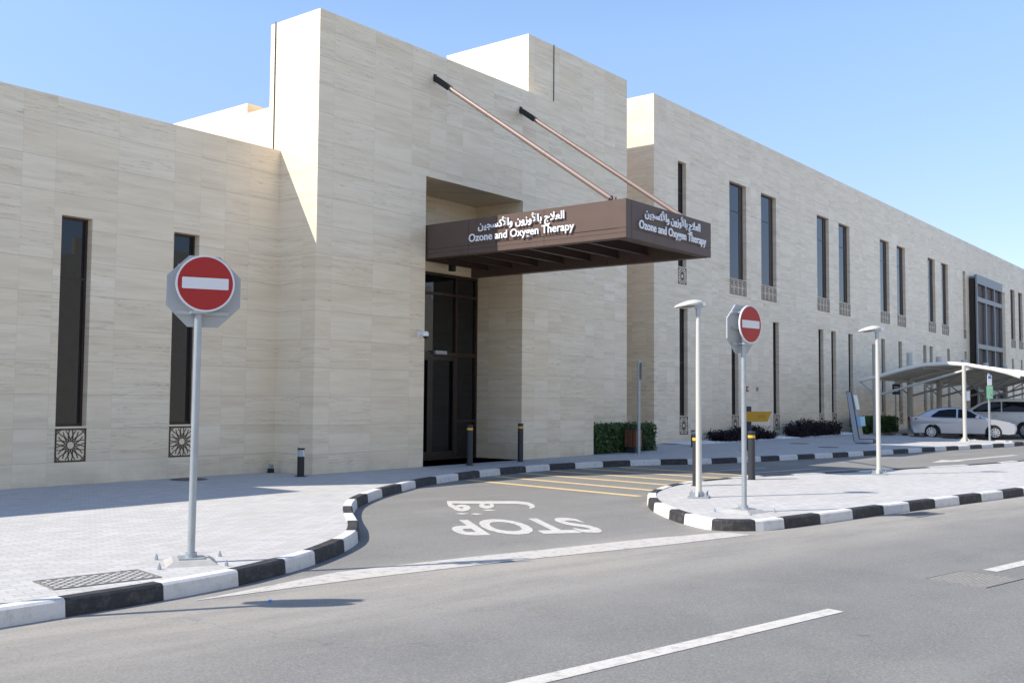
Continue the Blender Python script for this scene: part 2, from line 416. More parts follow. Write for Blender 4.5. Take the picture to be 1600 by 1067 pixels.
pv = MB(); pv.prism(iin, 0.002, PZ, bottom=False); tag(pv.build('pavement', M_pave), kind='structure')
# footway on the near side of the street, under the camera
op = [(-60, 12.6), (-30, 7.1), (0, 1.2), (30, -4.4), (60, -9.9), (120, -21)]
opr = resample(op, 1.0)
kerb('kerb', opr, -1, list(range(1, len(opr)-1)), 0)
pv = MB(); pv.prism(offset(opr, -.15)+[(120,-40),(-60,-40)], .002, PZ, bottom=False); tag(pv.build('pavement', M_pave), kind='structure')

# ------------------------------------------------------------------ painted road markings
def strip(b, p0, p1, w, z=.004, skew=0):
    a = Vector(p0); c = Vector(p1); d = (c-a).normalized(); nn = Vector((-d.y, d.x))*w/2
    e = d*skew
    b.add([(*(a-nn-e),z), (*(c-nn-e),z), (*(c+nn+e),z), (*(a+nn+e),z)], [(0,1,2,3)])
def marking(name, b, m_=None): o = b.build(name, m_ or M_rwhite); tag(o, kind='structure'); return o
b = MB(); b.add([(5.15,7.46,.004),(6.9,7.13,.004),(8.55,6.72,.004),(10.82,6.02,.004),(12.26,5.66,.004),(12.22,6.05,.004),(11.05,6.5,.004),(9.52,6.92,.004),(8.27,7.28,.004),(6.9,7.60,.004)],
                [(0,1,9),(1,2,8,9),(2,3,7,8),(3,4,5,6,7)])
marking('road_stop_line', b, mk_paint('road_paint_dusty', (.52,.50,.46), (.22,.21,.19), .85))
for p0, p1 in (((4.85,3.82),(8.33,3.115)), ((11.28,2.61),(14.7,1.93)), ((17.7,1.35),(21.1,.68))):
    b = MB(); strip(b, p0, p1, .15); marking('road_lane_dash', b)
for p0, p1 in (((16.35,14.0),(15.72,9.42)), ((17.52,14.25),(16.90,9.78)), ((18.68,14.4),(18.12,9.72)), ((19.80,14.35),(19.25,9.6)), ((20.93,14.2),(20.42,9.3)), ((22.1,13.85),(21.6,8.95))):
    b = MB(); strip(b, p0, p1, .22); marking('road_hatch_line', b, M_ryellow)
b = MB()
for p0, p1 in (((22.2,11.4),(24.6,11.0)), ((22.6,10.4),(25.2,9.9)), ((23.2,9.6),(26.2,8.95))): strip(b, p0, p1, .10)
marking('road_edge_hatch', b)
b = MB(); strip(b, (31.4,8.2), (36.3,7.55), .2)
b.add([(29.9,8.40,.005),(31.5,7.85,.005),(31.5,8.55,.005)], [(0,1,2)]); marking('road_arrow', b)

def text_mesh(body, off=0.0, extrude=0.0):
    c = bpy.data.curves.new('lettering', 'FONT'); c.body = body; c.offset = off; c.extrude = extrude; c.resolution_u = 4
    o = bpy.data.objects.new('lettering', c); COL.objects.link(o)
    dg = bpy.context.evaluated_depsgraph_get(); dg.update()
    me = bpy.data.meshes.new_from_object(o.evaluated_get(dg))
    vs = [v.co.copy() for v in me.vertices]; fs = [list(p.vertices) for p in me.polygons]
    bpy.data.objects.remove(o); bpy.data.curves.remove(c); bpy.data.meshes.remove(me)
    xs = [v.x for v in vs]; ys = [v.y for v in vs]
    return vs, fs, min(xs), max(xs), min(ys), max(ys)
def letters(b, body, org, ux, uy, w, h, un=None, off=0.0, ext=0.0, thick=0.0):
    """body fitted to width w along ux and height h along uy from its lower left corner org"""
    vs, fs, x0, x1, y0, y1 = text_mesh(body, off, ext)
    ux = Vector(ux); uy = Vector(uy); o = Vector(org); un = Vector(un) if un else Vector((0,0,0))
    out = []
    for v in vs:
        out.append(o+ux*((v.x-x0)/(x1-x0)*w)+uy*((v.y-y0)/(y1-y0)*h)+un*((v.z/ext if ext else 0)*thick))
    b.add(out, fs)
AR = "\uFE8D\uFEDF\uFECC\uFEFC\uFE9D \uFE91\uFE8E\uFEF7\uFEED\uFEAF\uFEED\uFEE5 \uFEED\uFE8D\uFEF7\uFEDB\uFEB4\uFEA0\uFEF4\uFEE6"[::-1]
ru = Vector((-.63,-.777,0)); rr = Vector((-.777,.63,0))
b = MB(); letters(b, "STOP", rr*-4.18+ru*-14.30+Vector((0,0,.004)), rr, ru, 1.96, 1.67, off=.03); marking('road_stop_lettering', b)
# the Arabic word, drawn as one painted stroke set in the same reading frame (along rr, up ru)
def rup(p, z): q = rr*p[0]+ru*p[1]; return (q.x, q.y, z)
b = MB()
bt = [(-2.75,-16.93),(-3.01,-16.87),(-3.29,-16.82),(-3.57,-16.78),(-3.85,-16.74),(-3.96,-16.68),(-4.05,-16.48),(-4.06,-16.18),(-4.01,-15.86),(-3.94,-15.67),(-3.85,-15.53)]
bb = [(-2.77,-16.52),(-2.96,-16.45),(-3.21,-16.40),(-3.48,-16.35),(-3.74,-16.31),(-3.84,-16.27),(-3.90,-16.15),(-3.93,-16.02),(-3.92,-15.88),(-3.90,-15.76),(-3.85,-15.66)]
b.add([rup(p, .004) for p in bt+bb], [(k, k+1, 12+k, 11+k) for k in range(10)])
b.add([rup(p, .0045) for p in [(-2.75,-16.93),(-2.77,-16.52),(-2.74,-16.38),(-2.77,-16.24),(-2.66,-15.72),(-2.64,-16.09),(-2.69,-16.57)]], [tuple(range(7))])
def oval(c, A, B_, n=24): return [(c[0]+A[0]*math.cos(6.28319*k/n)+B_[0]*math.sin(6.28319*k/n), c[1]+A[1]*math.cos(6.28319*k/n)+B_[1]*math.sin(6.28319*k/n)) for k in range(n)]
for o1, o2, z in ((oval((-2.81,-15.82),(-.13,.03),(.09,.48)), oval((-2.805,-15.86),(-.035,0),(.015,.10)), .005), (oval((-3.26,-16.1),(-.12,.03),(.09,.455)), oval((-3.29,-16.2),(-.05,.01),(.02,.13)), .0055)):
    b.add([rup(p, z) for p in o1+o2], [(k, (k+1) % 24, 24+(k+1) % 24, 24+k) for k in range(24)])
for P in ([(-2.57,-15.06),(-2.68,-15.14),(-2.78,-15.04),(-2.66,-14.93)], [(-2.78,-14.97),(-2.87,-15.07),(-2.98,-14.96),(-2.86,-14.85)], [(-3.05,-15.46),(-3.17,-15.56),(-3.29,-15.43),(-3.14,-15.34)]):
    b.add([rup(p, .004) for p in P], [(0,1,2,3)])
marking('road_stop_lettering', b)

# ------------------------------------------------------------------ the clinic
BASE = Vector((14, 16.2, PZ))
clinic = empty('clinic_building', BASE); INV = Matrix.Translation(-BASE)
tag(clinic, 'long beige travertine clinic with slit windows and a tall entrance block', 'building')
def part(b, name, mats, smooth=False, bevel=0, loc=None, parent=None):
    return b.build(name, mats, parent or clinic, smooth, loc, bevel, INV if parent is None else None)
def holed_wall(b, x0, x1, z0, z1, y, holes, depth):
    xs = sorted({x0, x1, *[h[0] for h in holes], *[h[1] for h in holes]})
    zs = sorted({z0, z1, *[h[2] for h in holes], *[h[3] for h in holes]})
    for i in range(len(xs)-1):
        for j in range(len(zs)-1):
            cx = (xs[i]+xs[i+1])/2; cz = (zs[j]+zs[j+1])/2
            if any(h[0] < cx < h[1] and h[2] < cz < h[3] for h in holes): continue
            b.add([(xs[i],y,zs[j]),(xs[i+1],y,zs[j]),(xs[i+1],y,zs[j+1]),(xs[i],y,zs[j+1])], [(0,1,2,3)])
    for h in holes:
        a, c, d, e = h[:4]; yy = y+depth
        b.add([(a,y,d),(a,yy,d),(a,yy,e),(a,y,e)], [(0,1,2,3)]); b.add([(c,y,d),(c,y,e),(c,yy,e),(c,yy,d)], [(0,1,2,3)])
        b.add([(a,y,e),(a,yy,e),(c,yy,e),(c,y,e)], [(0,1,2,3)]); b.add([(a,y,d),(c,y,d),(c,yy,d),(a,yy,d)], [(0,1,2,3)])
def q4(b, *p): b.add(p, [(0,1,2,3)])

DEP = .19
def window_proto(w, h, mull, name='window'):
    f = MB(); t = .045; y0, y1 = DEP-.035, DEP+.02
    f.box(0, t, y0, y1, 0, h); f.box(w-t, w, y0, y1, 0, h); f.box(t, w-t, y0+.003, y1, 0, t*1.3); f.box(t, w-t, y0+.003, y1, h-t, h)
    for mz in mull: f.box(t, w-t, y0+.006, y1, mz-.02, mz+.02)
    if w > 1: f.box(w-.34, w-t, y0+.006, y1, t*1.3, h-t)
    o = part(f, name, M_frame)
    p = MB(); p.box(t*.5, w-t*.5, DEP-.015, DEP+.012, t*.5, h-t*.5)
    p.build('pane', M_glass, o)
    return o
def grille_proto(w, h, kind):
    b = MB(); t = .028; th = .018
    b.box(0, w, .012, .012+th, 0, t); b.box(0, w, .012, .012+th, h-t, h); b.box(0, t, .012, .012+th, t, h-t); b.box(w-t, w, .012, .012+th, t, h-t)
    def line(p, q, lw=.016):
        b.bar((p[0], .012+th/2, p[1]), (q[0], .012+th/2, q[1]), th*.96, lw, upv=(0,0,1) if abs(p[0]-q[0]) > 1e-4 else (0,1,0))
    def rosette(cx, cz, rx, rz, n, lw):
        P = lambda r, a: (cx+rx*r*math.cos(a), cz+rz*r*math.sin(a))
        for k in range(n):
            a = 2*math.pi*(k+.5)/n; ha = math.pi/n
            line(P(.24, a-ha), P(.30, a), lw); line(P(.30, a), P(.24, a+ha), lw)
            line(P(.30, a), P(.66, a+ha*.95), lw); line(P(.30, a), P(.66, a-ha*.95), lw)
            line(P(.66, a+ha), P(.94, a+ha*.45), lw*.9); line(P(.66, a-ha), P(.94, a-ha*.45), lw*.9)
            line(P(.94, a+ha*.45), P(1.12, a), lw*.9) if False else None
    if kind == 'one':
        rosette(w/2, h/2, w*.49, h*.49, 14, .016)
        for sx in (0, 1):
            for sz in (0, 1):
                cx, cz = sx*w, sz*h; ex = w*.22*(1-2*sx); ez = h*.22*(1-2*sz)
                line((cx+ex, cz), (cx+ex*.45, cz+ez*.45), .014); line((cx, cz+ez), (cx+ex*.45, cz+ez*.45), .014); line((cx, cz), (cx+ex*.9, cz+ez*.9), .014)
    else:
        nx = 4 if w > 1 else 2; nz = 2; ux = w/nx; uz = h/nz
        for i in range(nx):
            for j in range(nz):
                rosette((i+.5)*ux, (j+.5)*uz, ux*.53, uz*.53, 8, .015)
        for i in range(nx+1):
            for j in range(nz+1):
                cx, cz = i*ux, j*uz
                for k in range(4):
                    a = math.pi/4+k*math.pi/2; q = (cx+ux*.28*math.cos(a), cz+uz*.28*math.sin(a)); r = (cx+ux*.28*math.cos(a+math.pi/2), cz+uz*.28*math.sin(a+math.pi/2))
                    if 0 < (q[0]+r[0])/2 < w and 0 < (q[1]+r[1])/2 < h and 0 <= min(q[0], r[0]) and max(q[0], r[0]) <= w and 0 <= min(q[1], r[1]) and max(q[1], r[1]) <= h: line(q, r, .015)
    return part(b, 'grille', M_grille)

# --- low wing, at the left
YL = 17.42; ZL = 7.07
lw = [(9.12, 9.70), (11.40, 11.98)]; lw_out = [(2.4, 2.98)]
lh = [(a, c, 1.17, 4.95) for a, c in lw+lw_out]; lg = [(a, c, .54, 1.135) for a, c in lw+lw_out]
b = MB(); XG0, XG1 = 5.15, 7.2                  # an open passage cuts the low wing beyond the left of the photograph
holed_wall(b, XG1, 13.97, 0.05, ZL, YL, lh[:2], DEP); holed_wall(b, -45, XG0, 0.05, ZL, YL, lh[2:], DEP)
for xx in (XG0, XG1): q4(b, (xx,YL,.05), (xx,YL,ZL), (xx,34,ZL), (xx,34,.05))
q4(b, (XG0,34,.05), (XG0,34,4), (XG1,34,4), (XG1,34,.05))
for xa, xb in ((-45, XG0), (XG1, 13.97)):
    q4(b, (xa,YL,ZL), (xb,YL,ZL), (xb,YL+.35,ZL), (xa,YL+.35,ZL)); q4(b, (xa,YL+.35,ZL), (xb,YL+.35,ZL), (xb,YL+.35,ZL-.6), (xa,YL+.35,ZL-.6))
    q4(b, (xa,YL+.3,.05), (xa,YL+.3,ZL-.6), (xb,YL+.3,ZL-.6), (xb,YL+.3,.05))
q4(b, (-45,YL,.05), (-45,YL,ZL), (-45,30,ZL), (-45,30,.05))
part(b, 'low_wing_wall', M_stone)
b = MB()
for xa, xb in ((-45, XG0), (XG1, 13.97)): q4(b, (xa,YL+.35,ZL-.6), (xb,YL+.35,ZL-.6), (xb,34,ZL-.6), (xa,34,ZL-.6))
part(b, 'low_wing_roof', M_roof)
wp = window_proto(.58, 3.78, [2.68]); gp = grille_proto(.58, .595, 'one')
for i, h in enumerate(lh):
    o = wp if i == 0 else copy_tree(wp, clinic); o.location = (h[0], YL, h[2])
    o = gp if i == 0 else copy_tree(gp, clinic); o.location = (h[0], YL-.02, .54)

# --- tall entrance block with its raised box
XP0, XP1, YP, ZP = 13.97, 27.15, 16.2, 9.95
XB, ZB, XS, YB, YE = 21.97, 11.86, 24.45, 16.75, 19.8     # raised box; the face right of XS is set back to YB
RX0, RX1, RZ, YD = 17.3, 21.05, 6.95, 17.8
b = MB()
xs = [XP0, RX0, RX1, XB, XP1]
holed_wall(b, XP0, RX1+.2, .05, ZP, YP, [(RX0, RX1, PZ, RZ)], YD-YP)
q4(b, (RX1+.2,YP,.05), (XS,YP,.05), (XS,YP,ZP), (RX1+.2,YP,ZP)); q4(b, (XS,YP,.05), (XS,YB,.05), (XS,YB,ZP), (XS,YP,ZP))
q4(b, (XS,YB,.05), (XP1,YB,.05), (XP1,YB,ZP), (XS,YB,ZP)); q4(b, (XB,YB,ZP), (XP1,YB,ZP), (XP1,YB,ZB), (XB,YB,ZB))
q4(b, (RX0-.2,YD,4.98), (RX1+.2,YD,4.98), (RX1+.2,YD,RZ+.1), (RX0-.2,YD,RZ+.1))      # stone over the door
q4(b, (XB,YB,ZP-1.6), (XB,YB,ZB), (XB,YE,ZB), (XB,YE,ZP-1.6)); q4(b, (XB,YE,ZP-1.9), (XB,YE,ZB), (XP1,YE,ZB), (XP1,YE,ZP-1.9))
q4(b, (XB,YB,ZB), (XP1,YB,ZB), (XP1,YE,ZB), (XB,YE,ZB))
q4(b, (XP1,YB,.05), (XP1,30,.05), (XP1,30,8.1), (XP1,YB,8.1)); q4(b, (XP1,YB,8.1), (XP1,YE,8.1), (XP1,YE,ZB), (XP1,YB,ZB))
# high parapet return, then the lower side wall running back
q4(b, (XP0,YP,.05), (XP0,YP,ZP), (XP0,17.83,ZP), (XP0,17.83,.05)); q4(b, (XP0,17.83,.05), (XP0,17.83,8.1), (XP0,34,8.1), (XP0,34,.05))
q4(b, (XP0,17.83,8.1), (XP0,17.83,ZP), (XB,17.83,ZP), (XB,17.83,8.1)); q4(b, (XP0,YP,ZP), (XS,YP,ZP), (XS,YB,ZP), (XP0,YB,ZP)); q4(b, (XP0,YB,ZP), (XB,YB,ZP), (XB,17.83,ZP), (XP0,17.83,ZP))
q4(b, (XP0,17.83,8.1), (XP1,17.83,8.1), (XP1,34,8.1), (XP0,34,8.1))
q4(b, (RX0-.2,YD+.3,.05), (RX0-.2,YD+.3,RZ+.2), (RX1+.2,YD+.3,RZ+.2), (RX1+.2,YD+.3,.05))
part(b, 'entrance_block', M_stone)
b = MB(); b.box(XP0-.001, XP0+6, 18.62, 30, 8.1, 8.33); part(b, 'roof_parapet', M_stone)
b = MB()
b.tube([(XP0-.012,17.66,ZL),(XP0-.012,17.66,ZP+.02)], .012, 6); part(b, 'lightning_conductor', M_black)
b = MB(); b.tube([(23.16,YB-.012,ZP),(23.16,YB-.012,ZB+.02)], .013, 6); part(b, 'lightning_conductor', M_black)

# --- long two-storey wing, at the right
YR, XR, ZR = 18.4, 31.68, 12.86
up_w = [(33.46,34.10),(37.78,39.36),(40.84,42.42),(47.2,48.75),(50.1,51.65),(56.38,57.93),(59.3,60.85),(65.4,66.95),(68.35,69.9),(73.58,74.23),(87.8,89.3),(90.6,92.1),(97.0,98.5),(99.9,101.4),(106.5,108.0),(109.4,110.9)]
lo_w = [33.56, 37.91, 42.0, 47.28, 48.94, 51.32, 56.43, 59.42, 64.2, 65.53, 69.45, 73.7, 87.87, 91.07, 94.2, 98.6, 103.5]
uh = [(a, c, 6.72, 10.72) for a, c in up_w]; lo = [(a, a+.63, 1.12, 5.17) for a in lo_w]
bay = (83.0, 85.9, .3, 10.25)
b = MB(); holed_wall(b, XR, 128, .05, ZR, YR, uh+lo+[bay], DEP)
q4(b, (bay[0],YR+DEP,bay[2]), (bay[1],YR+DEP,bay[2]), (bay[1],YR+DEP,bay[3]), (bay[0],YR+DEP,bay[3]))
q4(b, (XR,YR,.05), (XR,YR,ZR), (XR,40,ZR), (XR,40,.05)); q4(b, (XR,YR,ZR), (128,YR,ZR), (128,YR+.35,ZR), (XR,YR+.35,ZR))
q4(b, (XR,YR+.35,ZR), (128,YR+.35,ZR), (128,YR+.35,ZR-.5), (XR,YR+.35,ZR-.5)); q4(b, (128,YR,.05), (128,40,.05), (128,40,ZR), (128,YR,ZR))
q4(b, (XR,YR+.3,.05), (XR,YR+.3,ZR-.5), (128,YR+.3,ZR-.5), (128,YR+.3,.05))
part(b, 'long_wing_wall', M_stoneR)
b = MB(); q4(b, (XR,YR+.35,ZR-.5), (128,YR+.35,ZR-.5), (128,40,ZR-.5), (XR,40,ZR-.5)); part(b, 'long_wing_roof', M_roof)
b = MB(); b.box(XP1+.02, 29.6, 19.55, 34, .05, 13.3); b.box(29.62, XR-.02, 21.5, 34, .05, 9.0); part(b, 'link_block', M_stoneR)
ww = window_proto(1.55, 4.0, [2.85]); gw = grille_proto(1.55, .63, 'many')
wn_ = window_proto(.64, 4.0, [2.85]); gn = grille_proto(.64, .63, 'one')
wl_ = window_proto(.63, 4.05, [2.0]); gl = grille_proto(.63, .66, 'one')
used = set()
def put(proto, loc):
    o = proto if id(proto) not in used else copy_tree(proto, clinic)
    used.add(id(proto)); o.location = loc
for a, c, z0, z1 in uh:
    wide = c-a > 1
    put(ww if wide else wn_, (a, YR, z0)); put(gw if wide else gn, (a, YR-.02, 6.06))
for a, c, z0, z1 in lo:
    put(wl_, (a, YR, z0)); put(gl, (a, YR-.02, .43))
# lattice bay projecting from the long wing
b = MB(); X0, X1, Y0, Z1 = 75.1, 82.7, 17.88, 10.6
b.box(X0, X0+.12, Y0+.1, YR, .3, Z1-.25, 1)
for xx in (X0, X0+2.5, X0+5.0, X1-.22): b.box(xx, xx+.22, Y0, Y0+.16, .3, Z1-.6)
b.box(X0, X1, Y0-.004, Y0+.16, Z1-.62, Z1)
for zz in (8.9, 5.6, 2.4): b.box(X0+.22, X1-.22, Y0+.004, Y0+.16, zz-.16, zz+.16)
b.box(X0+.12, X1, Y0+.17, YR, Z1-.3, Z1-.1); b.box(X1-.12, X1, Y0+.17, YR, .3, Z1-.3)
bay_o = part(b, 'lattice_bay', [mat('grey_steel_frame', (.21,.22,.235), .45, metal=.2), M_dark])
b = MB()
for i in range(60):
    xx = X0+.26+i*.12; b.box(xx, xx+.055, Y0+.2, Y0+.24, .3, Z1-.62)
for j in range(72):
    zz = .5+j*.132; b.box(X0+.2, X1-.2, Y0+.205, Y0+.235, zz, zz+.06)
b.build('lattice_screen', mat('lattice_bronze', (.15,.12,.105), .5), bay_o)
b = MB(); b.box(X0+.15, X1-.15, Y0+.34, Y0+.36, .3, Z1-.62); b.build('pane', M_glass, bay_o)

# --- entrance door in the recess
FY = YD-.06
b = MB(); t = .07
mx = [RX0, 18.12, 20.19, RX1]
for xx in mx: b.box(max(RX0, xx-t/2) if xx != RX1 else RX1-t, min(RX1, xx+t/2) if xx != RX0 else RX0+t, FY, YD+.06, PZ, 4.98)
def rail(x0, x1, z, hh=.035): b.box(x0, x1, FY+.004, YD+.06, z-hh, z+hh)
for i in range(3):
    xa = mx[i]+(t if i == 0 else t/2); xb = mx[i+1]-(t if i == 2 else t/2)
    rail(xa, xb, 4.945); rail(xa, xb, 4.44); rail(xa, xb, 2.87, .05); rail(xa, xb, PZ+.03, .03)
rail(mx[2]+t/2, RX1-t, 1.12); rail(RX0+t, mx[1]-t/2, 1.12)
door = part(b, 'entrance_door', M_frame)
b = MB(); b.box(RX0+.03, RX1-.03, YD-.005, YD+.01, PZ+.05, 4.95); b.build('pane', mat('door_glass', (.004,.006,.008), .02, ior=1.55), door)
for xa, xb in ((18.17, 19.15), (19.16, 20.14)):
    b = MB()
    for u, v in ((xa, xa+.09), (xb-.09, xb)): b.box(u, v, FY-.02, FY+.03, PZ+.02, 2.8)
    b.box(xa+.09, xb-.09, FY-.017, FY+.03, PZ+.02, PZ+.22); b.box(xa+.09, xb-.09, FY-.017, FY+.03, 2.7, 2.8)
    b.build('door_leaf', M_dark, door)
b = MB(); b.box(19.28, 19.72, FY-.09, FY-.002, 2.86, 2.95); b.build('door_sensor', M_signgrey, door)

# --- canopy with its stay rods and lettering
CX0, CX1, CY0, CZ0, CZ1 = 17.35, 21.05, 10.72, 5.0, 5.79
b = MB()
def beam(x0, x1, y0, y1):
    b.box(x0, x1, y0, y1, CZ0+.205, CZ1)
def lower(x0, x1, y0, y1): b.box(x0, x1, y0, y1, CZ0, CZ0+.19)
W_ = .22
# left side: composite panels with open joints, a recessed shadow gap and a lower trim
joints = [CY0, 12.78, 14.1, 14.92, YP, YD]
for y0, y1 in zip(joints, joints[1:]):
    b.box(CX0, CX0+W_, y0+.004, y1-.004, CZ0+.205, CZ1); b.box(CX0, CX0+W_, y0+.004, y1-.004, CZ0+.105, CZ0+.19); b.box(CX0+.004, CX0+W_, y0+.004, y1-.004, CZ0, CZ0+.1)
jx = [CX0+W_, 19.35, CX1]
for x0, x1 in zip(jx, jx[1:]):
    b.box(x0+.004, x1-.004, CY0, CY0+W_, CZ0+.205, CZ1); b.box(x0+.004, x1-.004, CY0, CY0+W_, CZ0, CZ0+.19)
b.box(CX0+.006, CX0+W_, CY0+.006, CY0+W_, CZ0+.012, CZ1-.01)
b.box(CX0+.012, CX0+W_-.01, CY0+W_, YD, CZ0+.012, CZ1-.012); b.box(CX0+W_, CX1-.02, CY0+.012, CY0+W_-.01, CZ0+.012, CZ1-.012)
for y0, y1 in zip([CY0+W_, 13.4, YP, YD], [13.4, YP, YD]): b.box(CX1-W_, CX1, y0+.004, y1-.004, CZ0, CZ1)
canopy = part(b, 'entrance_canopy', M_fascia)
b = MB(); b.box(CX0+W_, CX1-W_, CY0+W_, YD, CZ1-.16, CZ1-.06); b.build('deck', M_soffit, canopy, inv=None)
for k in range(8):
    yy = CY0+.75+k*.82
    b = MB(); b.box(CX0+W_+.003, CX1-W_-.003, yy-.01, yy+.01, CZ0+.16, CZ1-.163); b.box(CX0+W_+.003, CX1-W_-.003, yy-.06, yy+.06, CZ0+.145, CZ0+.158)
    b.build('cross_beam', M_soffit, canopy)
LX = CX0-.035
b = MB(); letters(b, "Ozone and Oxygen Therapy", (LX,14.87,5.205), (0,-1,0), (0,0,1), 2.90, .235, (-1,0,0), .014, .02, .011); b.build('lettering', M_letter, canopy)
b = MB(); letters(b, AR, (LX,14.60,5.435), (0,-1,0), (0,0,1), 2.38, .305, (-1,0,0), .022, .02, .011); b.build('lettering', M_letter, canopy)
LY = CY0-.035
b = MB(); letters(b, "Ozone and Oxygen Therapy", (17.80,LY,5.18), (1,0,0), (0,0,1), 2.93, .235, (0,-1,0), .014, .02, .011); b.build('lettering', M_letter, canopy)
b = MB(); letters(b, AR, (18.03,LY,5.42), (1,0,0), (0,0,1), 2.42, .305, (0,-1,0), .022, .02, .011); b.build('lettering', M_letter, canopy)
b = MB(); b.tube([(19.66,17.45,5.03),(19.66,17.45,5.30)], .10, 14); b.tube([(19.66,17.45,5.30),(19.66,17.45,CZ1-.16)], .012, 6); b.build('downlight', M_black, canopy, True)
for rx in (17.56, 20.92):
    p0 = Vector((rx, YP, 9.36)); p1 = Vector((rx, 11.20, 5.86)); d = (p1-p0).normalized()
    b = MB(); b.tube([p0+d*.45, p1-d*.02], .058, 14); b.tube([p1-d*.03, p1+d*.03], .066, 14, 1)
    for q in (.33, .36, .66, .69): c = p0.lerp(p1, q); b.tube([c-d*.012, c+d*.012], .0605, 14)
    rod = b.build('stay_rod', [M_rod, M_black], canopy, True)
    b = MB(); M3 = Matrix.Translation(p0+d*.30) @ d.to_track_quat('X', 'Z').to_matrix().to_4x4()
    for s in (-1, 1): b.obox(M3 @ Matrix.Translation((0, s*.055, 0)), .30, .010, .062)
    b.box(rx-.05, rx+.05, YP-.02, YP-.002, 9.27, 9.45); b.build('bracket', M_black, rod)
    b = MB(); b.box(rx-.035, rx-.015, 11.1, 11.3, CZ1-.06, 5.9); b.box(rx+.015, rx+.035, 11.1, 11.3, CZ1-.06, 5.9); b.build('clevis', M_rod, rod)
for ob in canopy.children:                       # canopy parts are built in world coordinates as well
    ob.matrix_parent_inverse = Matrix.Identity(4)

# building across the street, behind the camera: what the panes mirror
ob_ = empty('opposite_building', (0, -15, PZ)); tag(ob_, 'plain sand coloured building with a notched parapet across the street', 'building')
b = MB(); b.box(-70, 95, -14, 0, 0, 8.9)
for i in range(84): b.box(-68+i*1.9, -68+i*1.9+1.1, -.3, 0, 8.902, 9.8)
b.build('wall', M_pebwall, ob_)

# ------------------------------------------------------------------ street furniture
def sign_proto():
    e = empty('no_entry_sign', (0,0,0))
    b = MB(); b.tube([(0,0,.03),(0,0,2.90)], .036, 18); b.tube([(0,0,2.90),(0,0,2.912)], .039, 18); b.build('pole', M_galv, e, True)
    def disc(b, r, y0, y1, z, n=48, mi=0):
        vs = []
        for y in (y0, y1):
            for k in range(n): a = 2*math.pi*k/n; vs.append((.05+r*math.cos(a), y, z+r*math.sin(a)))
        fs = [list(range(n)), list(range(2*n-1, n-1, -1))]+[[k, n+k, n+(k+1) % n, (k+1) % n] for k in range(n)]
        b.add(vs, fs, mi)
    zc = 2.69
    b = MB(); disc(b, .276, -.092, -.072, zc)
    d = b.build('sign_disc', M_swhite, e)
    b = MB(); disc(b, .258, -.094, -.0915, zc); b.build('red_field', M_red, d)
    b = MB(); w, h, r = .217, .055, .010; P = []
    for cx, cz, a0 in ((w-r, h-r, 0), (-w+r, h-r, 90), (-w+r, -h+r, 180), (w-r, -h+r, 270)):
        for k in range(5): a = R(a0+22.5*k); P.append((cx+r*math.cos(a), cz+r*math.sin(a)))
    n = len(P); b.add([(.05+p, -.0965, zc+q) for p, q in P]+[(.05+p, -.0935, zc+q) for p, q in P], [list(range(n)), list(range(2*n-1, n-1, -1))]+[[k, n+k, n+(k+1) % n, (k+1) % n] for k in range(n)])
    b.build('white_bar', M_swhite, d)
    zo = 2.625; ap = .350/math.cos(math.pi/8); vs = []
    for y in (.066, .086):
        for k in range(8): a = math.pi/8+k*math.pi/4; vs.append((.05+ap*math.cos(a), y, zo+ap*math.sin(a)))
    b = MB(); b.add(vs, [list(range(8)), list(range(15, 7, -1))]+[[k, 8+k, 8+(k+1) % 8, (k+1) % 8] for k in range(8)])
    o = b.build('octagonal_plate', M_signgrey, e)
    vs = [(.05+(x-.05)*.95, .0885, zo+(z-zo)*.95) for x, y, z in vs[:8]]
    b = MB(); b.add(vs, [list(range(8))[::-1]]); b.build('red_face', M_red, o)
    b = MB()
    for zz in (zo+.24, zo+.01, zo-.215):
        b.box(-.20, .29, .046, .064, zz-.018, zz+.018)
    b.build('mounting_rail', M_galv, e)
    for zz in (zo+.24, zo+.01, zo-.215): b = MB(); b.tube([(0,0,zz-.018),(0,0,zz+.018)], .045, 16); b.box(-.075, .075, -.0715, .046, zz-.012, zz+.012); b.build('clamp', M_galv, e)
    b = MB(); b.prism([(-.12,-.12),(.12,-.12),(.12,.12),(-.12,.12)], .0455, .058); b.tube([(0,0,.058),(0,0,.10)], .055, 16); b.build('base_plate', M_galv, e)
    for sx in (-1, 1):
        for sy in (-1, 1): b = MB(); b.tube([(sx*.30,sy*.30,.0),(sx*.30,sy*.30,.035)], [.020,.016], 6); b.tube([(sx*.30,sy*.30,.035),(sx*.30,sy*.30,.060)], [.010,.006], 6); b.build('anchor_bolt', M_galv, e)
    b = MB(); a0, a1 = .24, .17
    b.add([(-a0,-a0,0),(a0,-a0,0),(a0,a0,0),(-a0,a0,0),(-a1,-a1,.045),(a1,-a1,.045),(a1,a1,.045),(-a1,a1,.045)], [(4,5,6,7),(0,1,5,4),(1,2,6,5),(2,3,7,6),(3,0,4,7)]); b.build('footing', M_concrete, e)
    return e
sg = sign_proto()
def place(e, loc, rz=0, label=None, cat=None, group=None):
    e.location = loc; e.rotation_euler = (0,0,rz); tag(e, label, cat, group); return e
face = lambda nx, ny: math.atan2(nx, -ny)
GS = 'no entry signs on grey poles beside the street'
place(sg, (5.83, 8.49, PZ), face(-.50, -.866), 'nearest red and white no entry sign, facing the viewer on the wide left pavement', 'traffic sign', GS)
sg.rotation_euler = (Matrix.Rotation(R(.35), 3, Vector((.786,.618,0))) @ Matrix.Rotation(face(-.50,-.866), 3, 'Z')).to_euler()
place(copy_tree(sg), (13.53, 6.38, PZ), face(-.153, -.988), 'no entry sign turned half sideways, standing on the paved island beside a lamp', 'traffic sign', GS)
